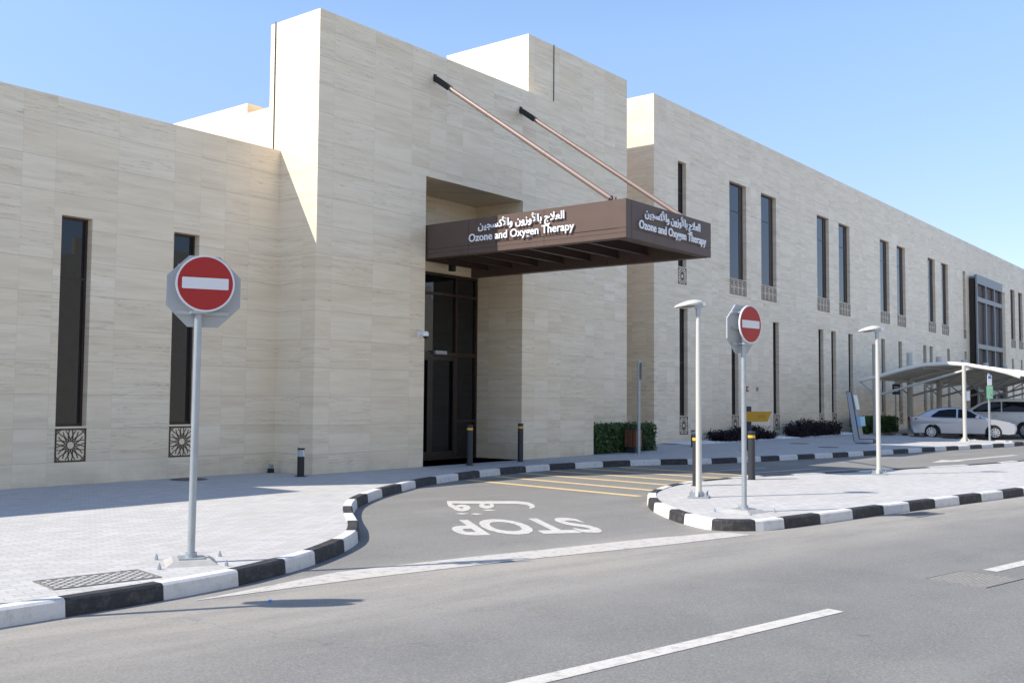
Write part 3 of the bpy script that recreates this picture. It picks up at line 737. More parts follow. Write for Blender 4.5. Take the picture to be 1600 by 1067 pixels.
place(copy_tree(sg), (3.17, 8.30, PZ), face(-.82, -.57), 'no entry sign further left along the kerb, only its shadow lying on the road', 'traffic sign', GS)

def lamp_proto():
    e = empty('street_lamp', (0,0,0))
    b = MB(); b.tube([(0,0,.02),(0,0,2.2),(0,0,3.08)], [.050,.044,.036], 18); b.tube([(0,0,.02),(0,0,.12)], .057, 18); b.build('pole', M_cream, e, True)
    b = MB(); b.tube([(0,0,2.98),(0,0,3.14)], [.040,.046], 14); b.obox(Matrix.Translation((0,-.03,3.16)) @ Matrix.Rotation(R(-14),4,'X'), .045, .10, .035); b.build('bracket', M_galv, e, True)
    # flattened leaf-shaped head reaching out along local +Y
    st = [(-.10,.05,.030,.025),(-.04,.10,.050,.034),(.06,.15,.068,.038),(.18,.175,.072,.034),(.30,.165,.064,.028),(.42,.13,.050,.020),(.52,.08,.032,.012),(.57,.03,.014,.006)]
    b = MB(); n = 16
    T = Matrix.Translation((0,0,3.19)) @ Matrix.Rotation(R(-9), 4, 'X')
    for y, w, t, u in st:
        for k in range(n):
            a = 2*math.pi*k/n; s = math.sin(a)
            b.v.append(tuple(T @ Vector((w*math.cos(a)*.98, y*.70, (t*1.12 if s > 0 else u)*s))))
    for i in range(len(st)-1):
        for k in range(n): b.f.append([i*n+k, i*n+(k+1) % n, (i+1)*n+(k+1) % n, (i+1)*n+k]); b.m.append(0)
    b.f.append(list(range(n))); b.m.append(0); b.f.append([(len(st)-1)*n+k for k in range(n-1,-1,-1)]); b.m.append(0)
    h = b.build('lamp_head', M_cream, e, True)
    b = MB(); P = [(-.09,.08),(.09,.08),(.13,.2),(.12,.32),(.07,.42),(-.07,.42),(-.12,.32),(-.13,.2)]
    b.add([T @ Vector((x_, y_*.70, -.041+(.0 if y_ < .25 else (y_-.25)*.09))) for x_, y_ in P], [list(range(8))[::-1]]); b.build('lens', mat('lamp_lens', (.45,.45,.43), .3), h)
    b = MB(); b.prism([(-.17,-.17),(.17,-.17),(.17,.17),(-.17,.17)], .004, .022)
    for a in range(4):
        M_ = Matrix.Rotation(a*math.pi/2, 4, 'Z')
        b.add([M_ @ Vector(p) for p in ((.05,-.005,.022),(.16,-.005,.022),(.05,-.005,.11),(.05,.005,.022),(.16,.005,.022),(.05,.005,.11))], [(0,1,2),(5,4,3),(0,3,4,1),(1,4,5,2),(2,5,3,0)])
        c = M_ @ Vector((.13,.13,0)); b.tube([c+Vector((0,0,.022)), c+Vector((0,0,.10))], .012, 8)
    b.build('base_plate', M_galv, e)
    return e
lp_ = lamp_proto(); GL = 'street lamps along the paved island'
place(lp_, (15.05, 7.90, PZ), R(22), 'cream street lamp beside the sideways no entry sign at the round island end', 'street lamp', GL)
place(copy_tree(lp_), (22.45, 7.41, PZ), R(22), 'cream street lamp farther along the island, in front of the car park shade', 'street lamp', GL)

def bollard_proto():
    e = empty('bollard', (0,0,0)); h = .97
    b = MB(); b.tube([(0,0,0),(0,0,h-.13)], .072, 20); b.tube([(0,0,h-.078),(0,0,h-.05)], .072, 20); b.tube([(0,0,h-.05),(0,0,h-.035)], .058, 20); b.tube([(0,0,h-.035),(0,0,h-.012),(0,0,h)], [.078,.078,.060], 20); b.build('post', M_bollard, e, True)
    b = MB(); b.tube([(0,0,h-.13),(0,0,h-.078)], .0735, 20); b.build('yellow_band', M_yellow, e, True)
    b = MB(); b.tube([(0,0,0),(0,0,.008)], .10, 20); b.build('flange', M_bollard, e); return e
bo = bollard_proto(); GB = 'charcoal bollards with a yellow band'
place(bo, (18.42, 15.73, PZ), 0, 'charcoal bollard in front of the dark glass entrance door', 'bollard', GB)
place(copy_tree(bo), (20.44, 15.76, PZ), 0, 'charcoal bollard against the stone corner right of the door', 'bollard', GB)
place(copy_tree(bo), (19.16, 8.87, PZ), 0, 'charcoal bollard on the island just right of the sideways no entry sign', 'bollard', GB)
place(copy_tree(bo), (17.05, 9.0, PZ), 0, 'charcoal bollard mostly hidden behind the nearer street lamp', 'bollard', GB)

def lite_proto():
    e = empty('bollard_light', (0,0,0))
    b = MB(); b.tube([(0,0,0),(0,0,.40)], .072, 18); b.tube([(0,0,0),(0,0,.01)], .12, 18); b.build('body', M_black, e, True)
    b = MB(); b.tube([(0,0,.40),(0,0,.535)], .066, 18); b.build('lens', mat('clear_lens', (.42,.45,.48), .12, ior=1.5), e, True)
    b = MB(); b.tube([(.018,-.066,.402),(.0,-.0665,.533)], [.022,.010], 8); b.build('reflector', M_swhite, e, True)
    b = MB(); b.tube([(0,0,.535),(0,0,.57)], .074, 18); b.build('cap', M_black, e, True); return e
li = lite_proto(); GLI = 'low black bollard lights by the walls'
place(li, (13.50, 16.0, PZ), 0, 'low black bollard light at the left corner of the tall entrance block', 'bollard light', GLI)
place(copy_tree(li), (30.98, 16.47, PZ), 0, 'low black bollard light on white pebbles, partly behind the nearer lamp', 'bollard light', GLI)

e = empty('ground_uplight', (13.72, 17.22, PZ)); tag(e, 'tiny black uplight in the corner between low wing and entrance block', 'uplight')
b = MB(); b.box(-.05, .05, -.05, .05, 0, .09); b.build('body', M_black, e); b = MB(); b.tube([(0,0,.09),(0,-.02,.17)], [.045,.055], 12); b.build('lamp_head', M_galv, e, True)

e = empty('security_camera', (17.10, YP, 3.17)); tag(e, 'small white dome security camera on the stone left of the door', 'security camera')
b = MB(); b.box(-.05, .05, -.03, -.001, -.05, .09); b.box(-.03, .03, -.22, -.03, .02, .07); b.build('wall_arm', M_letter, e, bevel=.008)
b = MB(); b.tube([(0,-.22,.09),(0,-.22,.06),(0,-.22,-.02)], [.05,.075,.075], 16); b.build('housing', M_letter, e, True)
b = MB(); b.tube([(0,-.22,-.02),(0,-.22,-.06),(0,-.22,-.085)], [.058,.048,.02], 16); b.build('lens_dome', M_plastic, e, True)

e = empty('litter_bin', (26.20, 15.93, PZ)); tag(e, 'square litter bin of brown timber slats with flat roof before the hedge', 'litter bin')
b = MB(); b.box(-.15, .15, -.15, .15, 0, .18); b.build('plinth', M_bollard, e, bevel=.005)
b = MB(); b.box(-.165, .165, -.165, .165, .18, .68); b.build('liner', M_plastic, e)
for s in range(4):
    M_ = Matrix.Rotation(s*math.pi/2, 4, 'Z')
    b = MB()
    for k in range(4): b.obox(M_ @ Matrix.Translation((-.135+k*.09, -.182, .43)), .037, .012, .25)
    b.build('slat_panel', M_wood, e)
b = MB()
for sx in (-1, 1):
    for sy in (-1, 1): b.box(sx*.175-.012, sx*.175+.012, sy*.175-.012, sy*.175+.012, .68, .825)
b.box(-.22, .22, -.22, .22, .825, .85); b.build('roof_frame', M_black, e)

e = empty('sign_post', (25.19, 15.13, PZ)); tag(e, 'slim galvanised pole with a sign plate seen edge on, beside the litter bin', 'sign post')
b = MB(); b.tube([(0,0,0),(0,0,2.72)], .045, 14); b.build('pole', M_galv, e, True)
b = MB(); M_ = Matrix.Translation((.04,-.055,2.42)) @ Matrix.Rotation(R(38), 4, 'Z'); b.obox(M_, .20, .006, .24); b.build('sign_plate', M_signgrey, e)
b = MB(); b.tube([(0,0,2.28),(0,0,2.31)], .056, 12); b.tube([(0,0,2.53),(0,0,2.56)], .056, 12); b.build('clamp', M_galv, e)

e = empty('finger_post', (30.0, 14.05, PZ)); tag(e, 'dark navy signpost with one yellow arrow board pointing right', 'direction sign')
e.rotation_euler = (0,0,R(-38))
b = MB(); b.box(-.12, .12, -.10, .10, 0, 1.40); b.build('post', M_navy, e, bevel=.01); b = MB(); b.box(-.19, .19, -.17, .17, 0, .015); b.build('base_plate', M_galv, e)
b = MB(); b.add([(x_, y_, z_) for y_ in (-.16,-.125) for x_, z_ in ((-.2,.92),(.64,.92),(.80,1.24),(-.2,1.24))], [(0,1,2,3),(7,6,5,4),(0,4,5,1),(1,5,6,2),(2,6,7,3),(3,7,4,0)])
a = b.build('arrow_board', mat('ochre_board', (.50,.27,.015), .5), e)
b = MB()
for x0, z0, w_, h_ in ((.33,1.03,.04,.10),(.40,1.03,.03,.10),(.45,1.03,.06,.03),(.45,1.10,.06,.03),(.54,1.03,.03,.10)): b.box(x0, x0+w_, -.1625, -.1595, z0, z0+h_)
b.build('faded_marking', mat('faded_print', (.30,.17,.03), .6), a)

# information totem: L shaped frame round a leaning slab
e = empty('information_totem', (37.75, 13.3, PZ), 0); tag(e, 'leaning L shaped information totem with white poster and blue panel', 'information sign')
u = Vector((.618*.85-.786*.527*.2, -.786*.85-.618*.527*.2, 0)).normalized(); v = Vector((-u.y, u.x, 0))
v = (Vector((.786,.618,0))*.82+Vector((.618,-.786,0))*.57).normalized()
def tot(name, poly, d0, d1, m_, bev=0):
    b = MB(); n = len(poly); A = [u*p+Vector((0,0,q)) for p, q in poly]
    b.add([p+v*d0 for p in A]+[p+v*d1 for p in A], [list(range(n)), list(range(2*n-1,n-1,-1))]+[[k, n+k, n+(k+1) % n, (k+1) % n] for k in range(n)])
    return b.build(name, m_, e, bevel=bev)
L1 = [(0,.04),(.62,.04),(.62,.17),(.13,.17),(.10,.20),(-.17,1.93),(-.31,1.93),(-.06,.12)]
fr = tot('frame', L1, 0, .05, mat('totem_edge_grey', (.30,.33,.38), .45))
cxy = lambda P, k: [(p+(.0), q) for p, q in P]
L2 = [(.0,.018),(.645,.018),(.645,.192),(.14,.192),(.125,.21),(-.15,1.955),(-.335,1.955),(-.085,.11)]
tot('frame_edge', L2, .012, .085, M_navy)
tot('slab', [(-.06,.30),(.10,.30),(-.13,1.90),(-.27,1.90)], .09, .62, mat('totem_grey', (.24,.235,.22), .5))
tot('poster', [(-.018,1.27),(.012,1.27),(-.085,1.82),(-.115,1.82)], .12, .55, M_pale)
tot('blue_panel', [(.0,.62),(.17,.66),(.14,1.02),(-.03,1.02)], .10, .70, M_blue)
tot('foot', [(.10,.02),(.60,.02),(.60,.16),(.10,.16)], .088, .5, mat('totem_foot', (.06,.06,.065), .5))

# fire point on the long wing
e = empty('fire_call_box', (39.30, YR, 2.2)); tag(e, 'small red fire call box on the wall between two slit windows', 'call box')
b = MB(); b.box(-.09, .09, -.06, -.002, -.11, .11); b.build('case', M_red, e, bevel=.01); b = MB(); b.box(-.05, .05, -.068, -.061, -.05, .05); b.build('face', M_letter, e)
e = empty('socket_box', (40.30, YR, 2.2)); tag(e, 'small grey socket box on the wall right of the red call box', 'socket box')
b = MB(); b.box(-.06, .06, -.05, -.002, -.09, .09); b.build('case', M_signgrey, e, bevel=.008); b = MB(); b.box(-.03, .03, -.056, -.051, -.04, .04); b.build('cover', M_black, e)

# gratings and covers set flush in the paving and the road
def grating(name, c, ang, lx, ly, z, label, cat, step=.07, bed=(.30,.29,.27)):
    e = empty(name, (c[0], c[1], z), ang); tag(e, label, cat)
    b = MB(); w_ = .02
    b.box(-lx/2, lx/2, -ly/2, -ly/2+w_, -.02, .006); b.box(-lx/2, lx/2, ly/2-w_, ly/2, -.02, .006); b.box(-lx/2, -lx/2+w_, -ly/2+w_, ly/2-w_, -.02, .006); b.box(lx/2-w_, lx/2, -ly/2+w_, ly/2-w_, -.02, .006)
    b.build('frame', M_manhole, e)
    b = MB(); b.box(-lx/2+w_, lx/2-w_, -ly/2+w_, ly/2-w_, -.02, .0015); b.build('cover_plate', mat(name+'_bed', bed, .9, var=.2, vscale=12), e)
    b = MB(); n = int((lx+ly)/step)
    for s in (-1, 1):
        for k in range(-n, n):
            # diagonal rib clipped to the frame
            c0 = k*step; pts = []
            x0, x1 = -lx/2+w_, lx/2-w_; y0, y1 = -ly/2+w_, ly/2-w_
            for xx in (x0, x1):
                yy = s*xx+c0
                if y0 <= yy <= y1: pts.append((xx, yy))
            for yy in (y0, y1):
                xx = (yy-c0)*s
                if x0 < xx < x1: pts.append((xx, yy))
            if len(pts) == 2 and (Vector(pts[0])-Vector(pts[1])).length > .03:
                b.bar((*pts[0], .003+.0006*s), (*pts[1], .003+.0006*s), .012, .004)
    b.build('ribs', M_manhole, e)
    return e
grating('drain_grating', (4.79, 8.33), R(-9), .92, .52, PZ+.002, 'diamond ribbed metal cover sunk in the left pavement near the kerb', 'drain cover', .10, (.45,.445,.43))
grating('drain_grating', (10.66, 2.62), R(-12), .78, .62, .002, 'diamond ribbed metal cover in the asphalt beside a white lane dash', 'drain cover', .075, (.33,.325,.31))
grating('gully_grating', (16.15, 4.72), R(-10.5), .9, .36, .002, 'narrow gully grating in the road against the island kerb', 'drain cover', .06)
def manhole(c, r, label):
    e = empty('manhole_cover', (c[0], c[1], PZ+.001)); tag(e, label, 'manhole cover', 'round iron covers in the shaded pavement')
    b = MB(); b.tube([(0,0,0),(0,0,.005)], r, 28); b.build('rim', M_manhole, e); b = MB(); b.tube([(0,0,.005),(0,0,.008)], r*.88, 28); b.build('lid', mat('iron_lid', (.08,.08,.078), .6, var=.25, vscale=25), e)
manhole((11.55, 16.95), .36, 'round dark cover by the low wing wall under the second slit window')
manhole((36.3, 14.9), .36, 'round dark cover on the shaded pavement in front of the maroon bush gap')
manhole((34.2, 13.0), .36, 'round dark cover nearest the striped kerb on the far shaded pavement')

# ------------------------------------------------------------------ planting
rnd = random.Random(7)
def leaf_into(b, p, s, mi):
    d = Vector((rnd.gauss(0,1), rnd.gauss(0,1), rnd.gauss(.3,1))).normalized(); a = d.orthogonal().normalized()
    a = Matrix.Rotation(rnd.uniform(0,6.28), 3, d) @ a; c = d.cross(a); p = Vector(p)
    b.add([p-a*s, p+c*s*.45, p+a*s, p-c*s*.45], [(0,1,2,3)], mi)
def hedge(name, loc, lx, ly, h, n, mats, label, cat, s=.045, rough=.085):
    e = empty(name, loc); tag(e, label, cat)
    b = MB()
    b.box(.06, lx-.06, .06, ly-.06, 0.02, h-.07); b.build('stems', M_twig, e)
    b = MB()
    for i in range(n):
        f = rnd.random(); ax = [lx*rnd.random(), ly*rnd.random(), h*rnd.random()]
        k = rnd.choice((0,0,1,1,2,2,2)) if i % 3 else 0
        bump = rough*(math.sin(ax[0]*5.1+ax[2]*7)+math.sin(ax[0]*11+ax[1]*9+ax[2]*4))*.5
        if k == 0: ax[1] = 0+rnd.gauss(.03, .035)+bump
        elif k == 1: ax[2] = h+rnd.gauss(-.03, .03)+bump
        else:
            if rnd.random() < .5: ax[0] = rnd.choice((0, lx))+rnd.gauss(0, .03)
            else: ax[2] = h+rnd.gauss(-.03, .03)+bump
        leaf_into(b, ax, s*rnd.uniform(.6, 1.25), 0 if rnd.random() < .68 else 1)
    b.build('foliage', mats, e); return e
hedge('box_hedge', (24.52, 16.24, PZ), 3.55, .46, .80, 7000, [M_leaf, M_leaf2], 'clipped green box hedge behind the litter bin beside the entrance block', 'hedge')
hedge('box_hedge', (49.6, 16.95, PZ), 4.9, .8, .76, 6000, [M_leaf, M_leaf2], 'clipped green hedge behind the totem and the shade columns', 'hedge', .055)
def shrub(loc, lx, ly, h, n, label, seed):
    e = empty('maroon_shrub', loc); tag(e, label, 'shrub', 'dark maroon shrubs along the long wing'); r2 = random.Random(seed)
    b = MB(); st = MB()
    for i in range(n):
        x = lx*r2.random(); y = ly*r2.random(); hump = .62+.38*(.5+.5*math.sin(x*1.9+seed))*(.6+.4*r2.random())
        hh = h*hump*(.55+.45*math.sin(math.pi*min(1, max(0, x/lx)))**.4)
        tip = Vector((x+r2.gauss(0,.07), y+r2.gauss(0,.07), hh*r2.uniform(.75,1.12))); root = Vector((x*.92+lx*.04, y*.8+ly*.1, 0))
        st.tube([root, root.lerp(tip,.6), tip], [.006,.005,.003], 4, cap=False)
        for k in range(15):
            t = r2.uniform(.12,1); p = root.lerp(tip, t)+Vector((r2.gauss(0,.05), r2.gauss(0,.05), r2.gauss(0,.03)))
            p.z = max(.02, p.z); leaf_into(b, p, r2.uniform(.03,.06), 0 if r2.random() < .75 else 1)
    b.build('foliage', [M_purple, M_purple2], e); st.build('stems', M_purple, e)
shrub((34.9, 17.15, PZ), 4.7, .95, .60, 480, 'dark maroon shrub row nearest, behind the sideways no entry sign', 2)
shrub((41.8, 17.05, PZ), 5.0, .95, .84, 520, 'taller dark maroon shrub row left of the leaning totem', 5)
b = MB()
for i in range(60):
    x0 = 32.2+i*.3; b.add([(x0,17.15,PZ+.004),(x0+.3,17.15,PZ+.004),(x0+.3,18.38,PZ+.03),(x0,18.38,PZ+.03)], [(0,1,2,3)])
for i in range(2600):
    x = rnd.uniform(32.2, 50.2); y = rnd.uniform(17.1, 18.36); s = rnd.uniform(.025,.06); z = PZ+.005+.02*(y-17.15)
    vs = [(x+s*a+rnd.gauss(0,.006), y+s*c+rnd.gauss(0,.006), z+s*.8*d) for a, c, d in ((-1,0,0),(0,-1,0),(1,0,0),(0,1,0),(0,0,1))]
    b.add(vs, [(0,1,4),(1,2,4),(2,3,4),(3,0,4)])
tag(b.build('white_gravel', M_stones), kind='stuff')

# ------------------------------------------------------------------ car park: kerb, shade, signs, cars
kp = resample([(44.42,8.92),(45.0,9.35),(46.0,11.0),(47.3,13.4),(48.5,15.2),(49.8,15.6),(80,15.6)], .95)
kerb('kerb', kp, 1, list(range(1, len(kp)-1)), 1)

sh = empty('car_park_shade', (49.7, 16.5, PZ)); tag(sh, 'white tensile shade on a row of thick posts over the parked cars', 'car shade')
SI = Matrix.Translation(-Vector((49.7, 16.5, PZ)))
prof = [(17.29,2.70),(16.75,2.80),(16.2,2.93),(15.2,3.22),(14.25,3.42),(13.2,3.47),(12.4,3.41),(11.24,3.19),(10.6,3.02),(10.06,2.82)]
fx = [49.7, 55.1, 60.5, 65.9, 71.3, 76.7]
for i, x in enumerate(fx):
    b = MB(); b.tube([(x,16.5,.15),(x,16.5,4.5 if i == 0 else 4.28)], .155, 20); b.box(x-.25, x+.25, 16.25, 16.75, PZ, .16); b.build('column', M_cream, sh, True, inv=SI)
    b = MB(); b.tube([(x-(.09 if i == 0 else 0),y,z+(.03 if i == 0 else 0)) for y, z in prof], .095 if i == 0 else .075, 12); b.build('arched_rib', M_mem, sh, True, inv=SI)
    b = MB(); b.tube([(x,16.45,2.0),(x,12.06,3.28)], .06, 12); b.tube([(x,16.55,2.06),(x,17.25,2.66)], .04, 10)
    if i: b.tube([(x,15.2,2.35),(x,13.6,3.38)], .035, 8)
    b.build('strut', M_cream, sh, True, inv=SI)
b = MB(); N_ = 12; rows = []
for i in range((len(fx)-1)*N_+1):
    k = min(i//N_, len(fx)-2); t = (i-k*N_)/N_; x = fx[k]+(fx[k+1]-fx[k])*t; sag = math.sin(math.pi*t)
    row = []
    for j, (y, z) in enumerate(prof):
        ed = (1 if j < len(prof)/2 else -1); w = abs(j-(len(prof)-1)/2)/((len(prof)-1)/2)
        row.append((x, y-ed*.0-(0.45*sag*w**3 if j < len(prof)/2 else -.55*sag*w**3), z+.085-.10*sag*(1-w)+.05*sag*w))
    rows.append(row)
for dz in (0, -.012):
    base = len(b.v); K = len(prof)
    for row in rows:
        for p in row: b.v.append((p[0], p[1], p[2]+dz))
    for i in range(len(rows)-1):
        for j in range(K-1): f = [base+i*K+j, base+(i+1)*K+j, base+(i+1)*K+j+1, base+i*K+j+1]; b.f.append(f if dz else f[::-1]); b.m.append(0)
b.build('membrane', M_mem, sh, True, inv=SI)
b = MB(); b.tube([(fx[0],14.25,3.33),(fx[-1],14.25,3.33)], .04, 8); b.tube([(fx[0],16.5,2.78),(fx[-1],16.5,2.78)], .045, 8); b.build('purlin', M_cream, sh, True, inv=SI)

e = empty('tall_post', (43.19, 10.82, PZ)); tag(e, 'slim white post with small plates on the kerb corner before the silver car', 'post')
b = MB(); b.tube([(0,0,.02),(0,0,3.05)], .075, 16); b.build('pole', M_cream, e, True)
b = MB(); b.prism([(-.19,-.19),(.19,-.19),(.19,.19),(-.19,.19)], 0, .02); 
for a in range(4): M_ = Matrix.Rotation(a*math.pi/2+R(20), 4, 'Z'); b.add([M_ @ Vector(p) for p in ((.07,-.006,.02),(.2,-.006,.02),(.07,-.006,.2),(.07,.006,.02),(.2,.006,.02),(.07,.006,.2))], [(0,1,2),(5,4,3),(0,3,4,1),(1,4,5,2),(2,5,3,0)])
b.build('base_plate', M_cream, e)
b = MB(); M_ = Matrix.Translation((.09,-.11,1.83)) @ Matrix.Rotation(R(-40), 4, 'Z'); b.obox(M_, .09, .008, .19); b.build('small_plate', M_swhite, e)
b = MB(); b.obox(Matrix.Translation((.06,-.06,3.0)) @ Matrix.Rotation(R(-40), 4, 'Z'), .11, .07, .07); b.build('top_bracket', M_cream, e, bevel=.01)

e = empty('parking_sign', (45.15, 10.35, PZ), R(-42)); tag(e, 'green and white parking sign on a slim pole before the silver car', 'parking sign')
b = MB(); b.tube([(0,0,0),(0,0,2.78)], .045, 14); b.build('pole', M_galv, e, True)
b = MB(); b.box(-.145, .145, -.065, -.05, 1.72, 2.26); b.box(-.122, .122, -.066, -.0645, 1.745, 2.235, 1); g = b.build('green_plate', [M_green, mat('pale_green_film', (.42,.62,.44), .45)], e)
b = MB()
for k in range(4): b.box(-.095+k*.056, -.095+k*.056+.018, -.0685, -.0665, 1.86, 2.18)
b.box(-.10, .10, -.0685, -.0665, 1.79, 1.805); b.build('faded_marking', M_green, g)
b = MB(); b.box(-.10, .10, -.065, -.05, 2.28, 2.70); g = b.build('white_plate', M_swhite, e)
b = MB(); b.box(-.07, .07, -.0685, -.0655, 2.56, 2.67); b.build('blue_mark', mat('blue_film', (.05,.16,.45), .4), g)
b = MB(); b.tube([(.0,-.045,1.9),(.0,-.045,1.94)], .05, 10); b.build('clamp', M_galv, e)

e = empty('parking_sign', (54.3, 17.0, PZ), R(-40)); tag(e, 'dark parking sign on a slim pole by the hedge under the shade', 'parking sign')
b = MB(); b.tube([(0,0,0),(0,0,2.5)], .04, 12); b.build('pole', M_galv, e, True)
b = MB(); b.box(-.22, .22, -.06, -.045, 1.95, 2.5); g = b.build('dark_plate', M_navy, e)
b = MB()
for k in range(3): b.box(-.12, .12, -.0635, -.0605, 2.1+k*.11, 2.15+k*.11)
b.build('faded_marking', M_swhite, g)

e = empty('wheel_stop', (48.75, 14.75, 0), R(18)); tag(e, 'short yellow wheel stop behind the silver car', 'wheel stop')
b = MB(); b.prism([(-.3,-.08),(.3,-.08),(.3,.08),(-.3,.08)], 0, .12); b.build('block', M_yellow, e, bevel=.025); b = MB(); b.box(-.05, .05, -.084, -.0805, .02, .1); b.build('black_stripe', M_black, e)

def car(name, loc, rz, label, cat, paint, low, roof, half, wheels, wr, glass_side, ws, rw, tw, tl):
    """low: side outline of the lower body (x,z), roof: outline of the cabin; car faces local +X"""
    e = empty(name, loc, rz); tag(e, label, cat)
    # lower body with the wheel arches cut into its outline
    L = [];
    for p in low:
        if p[0] == 'arch':
            cx, r = p[1], p[2]
            a0 = math.asin((low[0][1]-wr)/r) if abs((low[0][1]-wr)/r) < 1 else 0
            for k in range(15): a = a0+(math.pi-2*a0)*k/14; L.append((cx-r*math.cos(math.pi-a) if p[3] < 0 else cx+r*math.cos(math.pi-a), wr+r*math.sin(a)))
        else: L.append(p)
    cxm = 0; zmax = max(q for _, q in L)
    lay = [(-half, .955, .93), (-half+.03, .972, .965), (-half+.12, .988, .99), (-half*.5, 1.0, 1.0), (0, 1.004, 1.0), (half*.5, 1.0, 1.0), (half-.12, .988, .99), (half-.03, .972, .965), (half, .955, .93)]
    b = MB(); n = len(L)
    zb = .55
    for y, sx, sz in lay:
        for x, z in L: b.v.append((x*sx, y, (zb+(z-zb)*sz) if z > zb else z))
    for i in range(len(lay)-1):
        for k in range(n): b.f.append([i*n+k, i*n+(k+1) % n, (i+1)*n+(k+1) % n, (i+1)*n+k]); b.m.append(0)
    b.f.append(list(range(n-1,-1,-1))); b.m.append(0); b.f.append([(len(lay)-1)*n+k for k in range(n)]); b.m.append(0)
    # cabin, narrowing towards the roof
    zr = [q for _, q in roof]; z0, z1 = min(zr), max(zr)
    hw = lambda z, y: y*((half-.055)-(half-.055-tw)*((z-z0)/(z1-z0))**1.15)
    m_ = len(roof)
    base = len(b.v); ys = (-1, -.8, -.35, 0, .35, .8, 1)
    for y in ys:
        for x, z in roof: b.v.append((x, hw(z, y), z+(.03*(1-y*y) if z > z0+.3 else 0)))
    for i in range(len(ys)-1):
        for k in range(m_): b.f.append([base+i*m_+k, base+i*m_+(k+1) % m_, base+(i+1)*m_+(k+1) % m_, base+(i+1)*m_+k]); b.m.append(0)
    b.f.append([base+k for k in range(m_-1,-1,-1)]); b.m.append(0); b.f.append([base+(len(ys)-1)*m_+k for k in range(m_)]); b.m.append(0)
    body = b.build('body', paint, e, True)
    for s in (-1, 1):
        for g in glass_side:
            b = MB(); b.add([(x, hw(z, s)+s*.006, z) for x, z in g], [list(range(len(g))) if s < 0 else list(range(len(g)-1,-1,-1))]); b.build('side_window', M_cglass, e)
    for nm, (xa, za, xb, zb_) in (('windscreen', ws), ('rear_window', rw)):
        dx, dz = xb-xa, zb_-za; ll = math.hypot(dx, dz); nx, nz = (dz/ll, -dx/ll) if nm == 'windscreen' else (-dz/ll, dx/ll)
        if nz < 0: nx, nz = -nx, -nz
        ya, yb = hw(za, 1)-.06, hw(zb_, 1)-.05
        b = MB(); rows_ = []
        for t in (0, .5, 1):
            for q in (-1, -.5, 0, .5, 1):
                x = xa+dx*t+nx*(.012+.03*(1-q*q)*0); z = za+dz*t+nz*.012+.03*(1-q*q)*(1 if za+dz*t > z0+.3 else 0); b.v.append((x, (ya+(yb-ya)*t)*q, z))
        for i in range(2):
            for j in range(4): b.f.append([i*5+j, i*5+j+1, (i+1)*5+j+1, (i+1)*5+j]); b.m.append(0)
        b.build(nm, M_cglass, e, True)
    for cx in wheels:
        for s in (-1, 1):
            yo = s*(half-.015); yi = s*(half-.23)
            prof_ = [(wr*.66, yo-s*.0), (wr*.93, yo), (wr, yo-s*.025), (wr, yi+s*.03), (wr*.9, yi)]
            b = MB(); nn = 28
            for r_, y in prof_:
                for k in range(nn): a = 2*math.pi*k/nn; b.v.append((cx+r_*math.cos(a), y, wr+r_*math.sin(a)))
            for i in range(len(prof_)-1):
                for k in range(nn): b.f.append([i*nn+k, i*nn+(k+1) % nn, (i+1)*nn+(k+1) % nn, (i+1)*nn+k]); b.m.append(0)
            b.f.append([4*nn+k for k in range(nn)]); b.m.append(0)
            w = b.build('wheel', M_tyre, e, True)
            b = MB(); b.tube([(cx, yo-s*.05, wr), (cx, yo-s*.045, wr)], wr*.655, 28, 1); b.tube([(cx, yo-s*.03, wr), (cx, yo-s*.002, wr)], wr*.14, 14)
            for k in range(9):
                a = 2*math.pi*k/9; d = Vector((math.cos(a), 0, math.sin(a))); c = Vector((cx, yo-s*.018, wr)); b.bar(c+d*wr*.1, c+d*wr*.6, wr*.17, .018, upv=(0,1,0))
            R0 = wr*.66; R1 = wr*.57; vs = []
            for k in range(28):
                a = 2*math.pi*k/28
                for r_ in (R0, R1): vs.append((cx+r_*math.cos(a), yo-s*.006, wr+r_*math.sin(a)))
            b.add(vs, [[2*k, 2*((k+1) % 28), 2*((k+1) % 28)+1, 2*k+1] for k in range(28)])
            b.build('rim', [M_rim, M_plastic], w)
    for s in (-1, 1):
        b = MB(); x = tl['mirror'][0]; z = tl['mirror'][1]; b.obox(Matrix.Translation((x, s*(half+.09), z)) @ Matrix.Rotation(s*R(8), 4, 'Z'), .08, .10, .07); b.build('wing_mirror', paint, e, True, bevel=.03)
        for x, z in tl['handles']:
            b = MB(); b.box(x-.10, x+.10, min(s*(half-.01), s*(half+.028)), max(s*(half-.01), s*(half+.028)), z-.016, z+.016); b.build('door_handle', M_rim if paint is M_car else paint, e, bevel=.008)
    for nm, key, mm in (('headlight', 'head', M_lamp), ('taillight', 'tail', M_tail)):
        for s in (-1, 1):
            b = MB(); pts = tl[key]; n_ = len(pts)
            vs = [(x*1.006, s*(y+.014), z) for x, y, z in pts]; b.add(vs, [list(range(n_)) if s > 0 else list(range(n_-1,-1,-1))]); b.build(nm, mm, e)
    for nm, mm, boxes in tl['trim']:
        for q in boxes: b = MB(); b.box(*q); b.build(nm, mm, e, bevel=.01)
    b = MB(); b.box(wheels[0]-.4, wheels[1]+.4, -half+.18, half-.18, .20, .6); b.build('underbody', M_plastic, e)
    return e
low = [(-2.12,.24),('arch',-1.35,.375,1),('x',)]
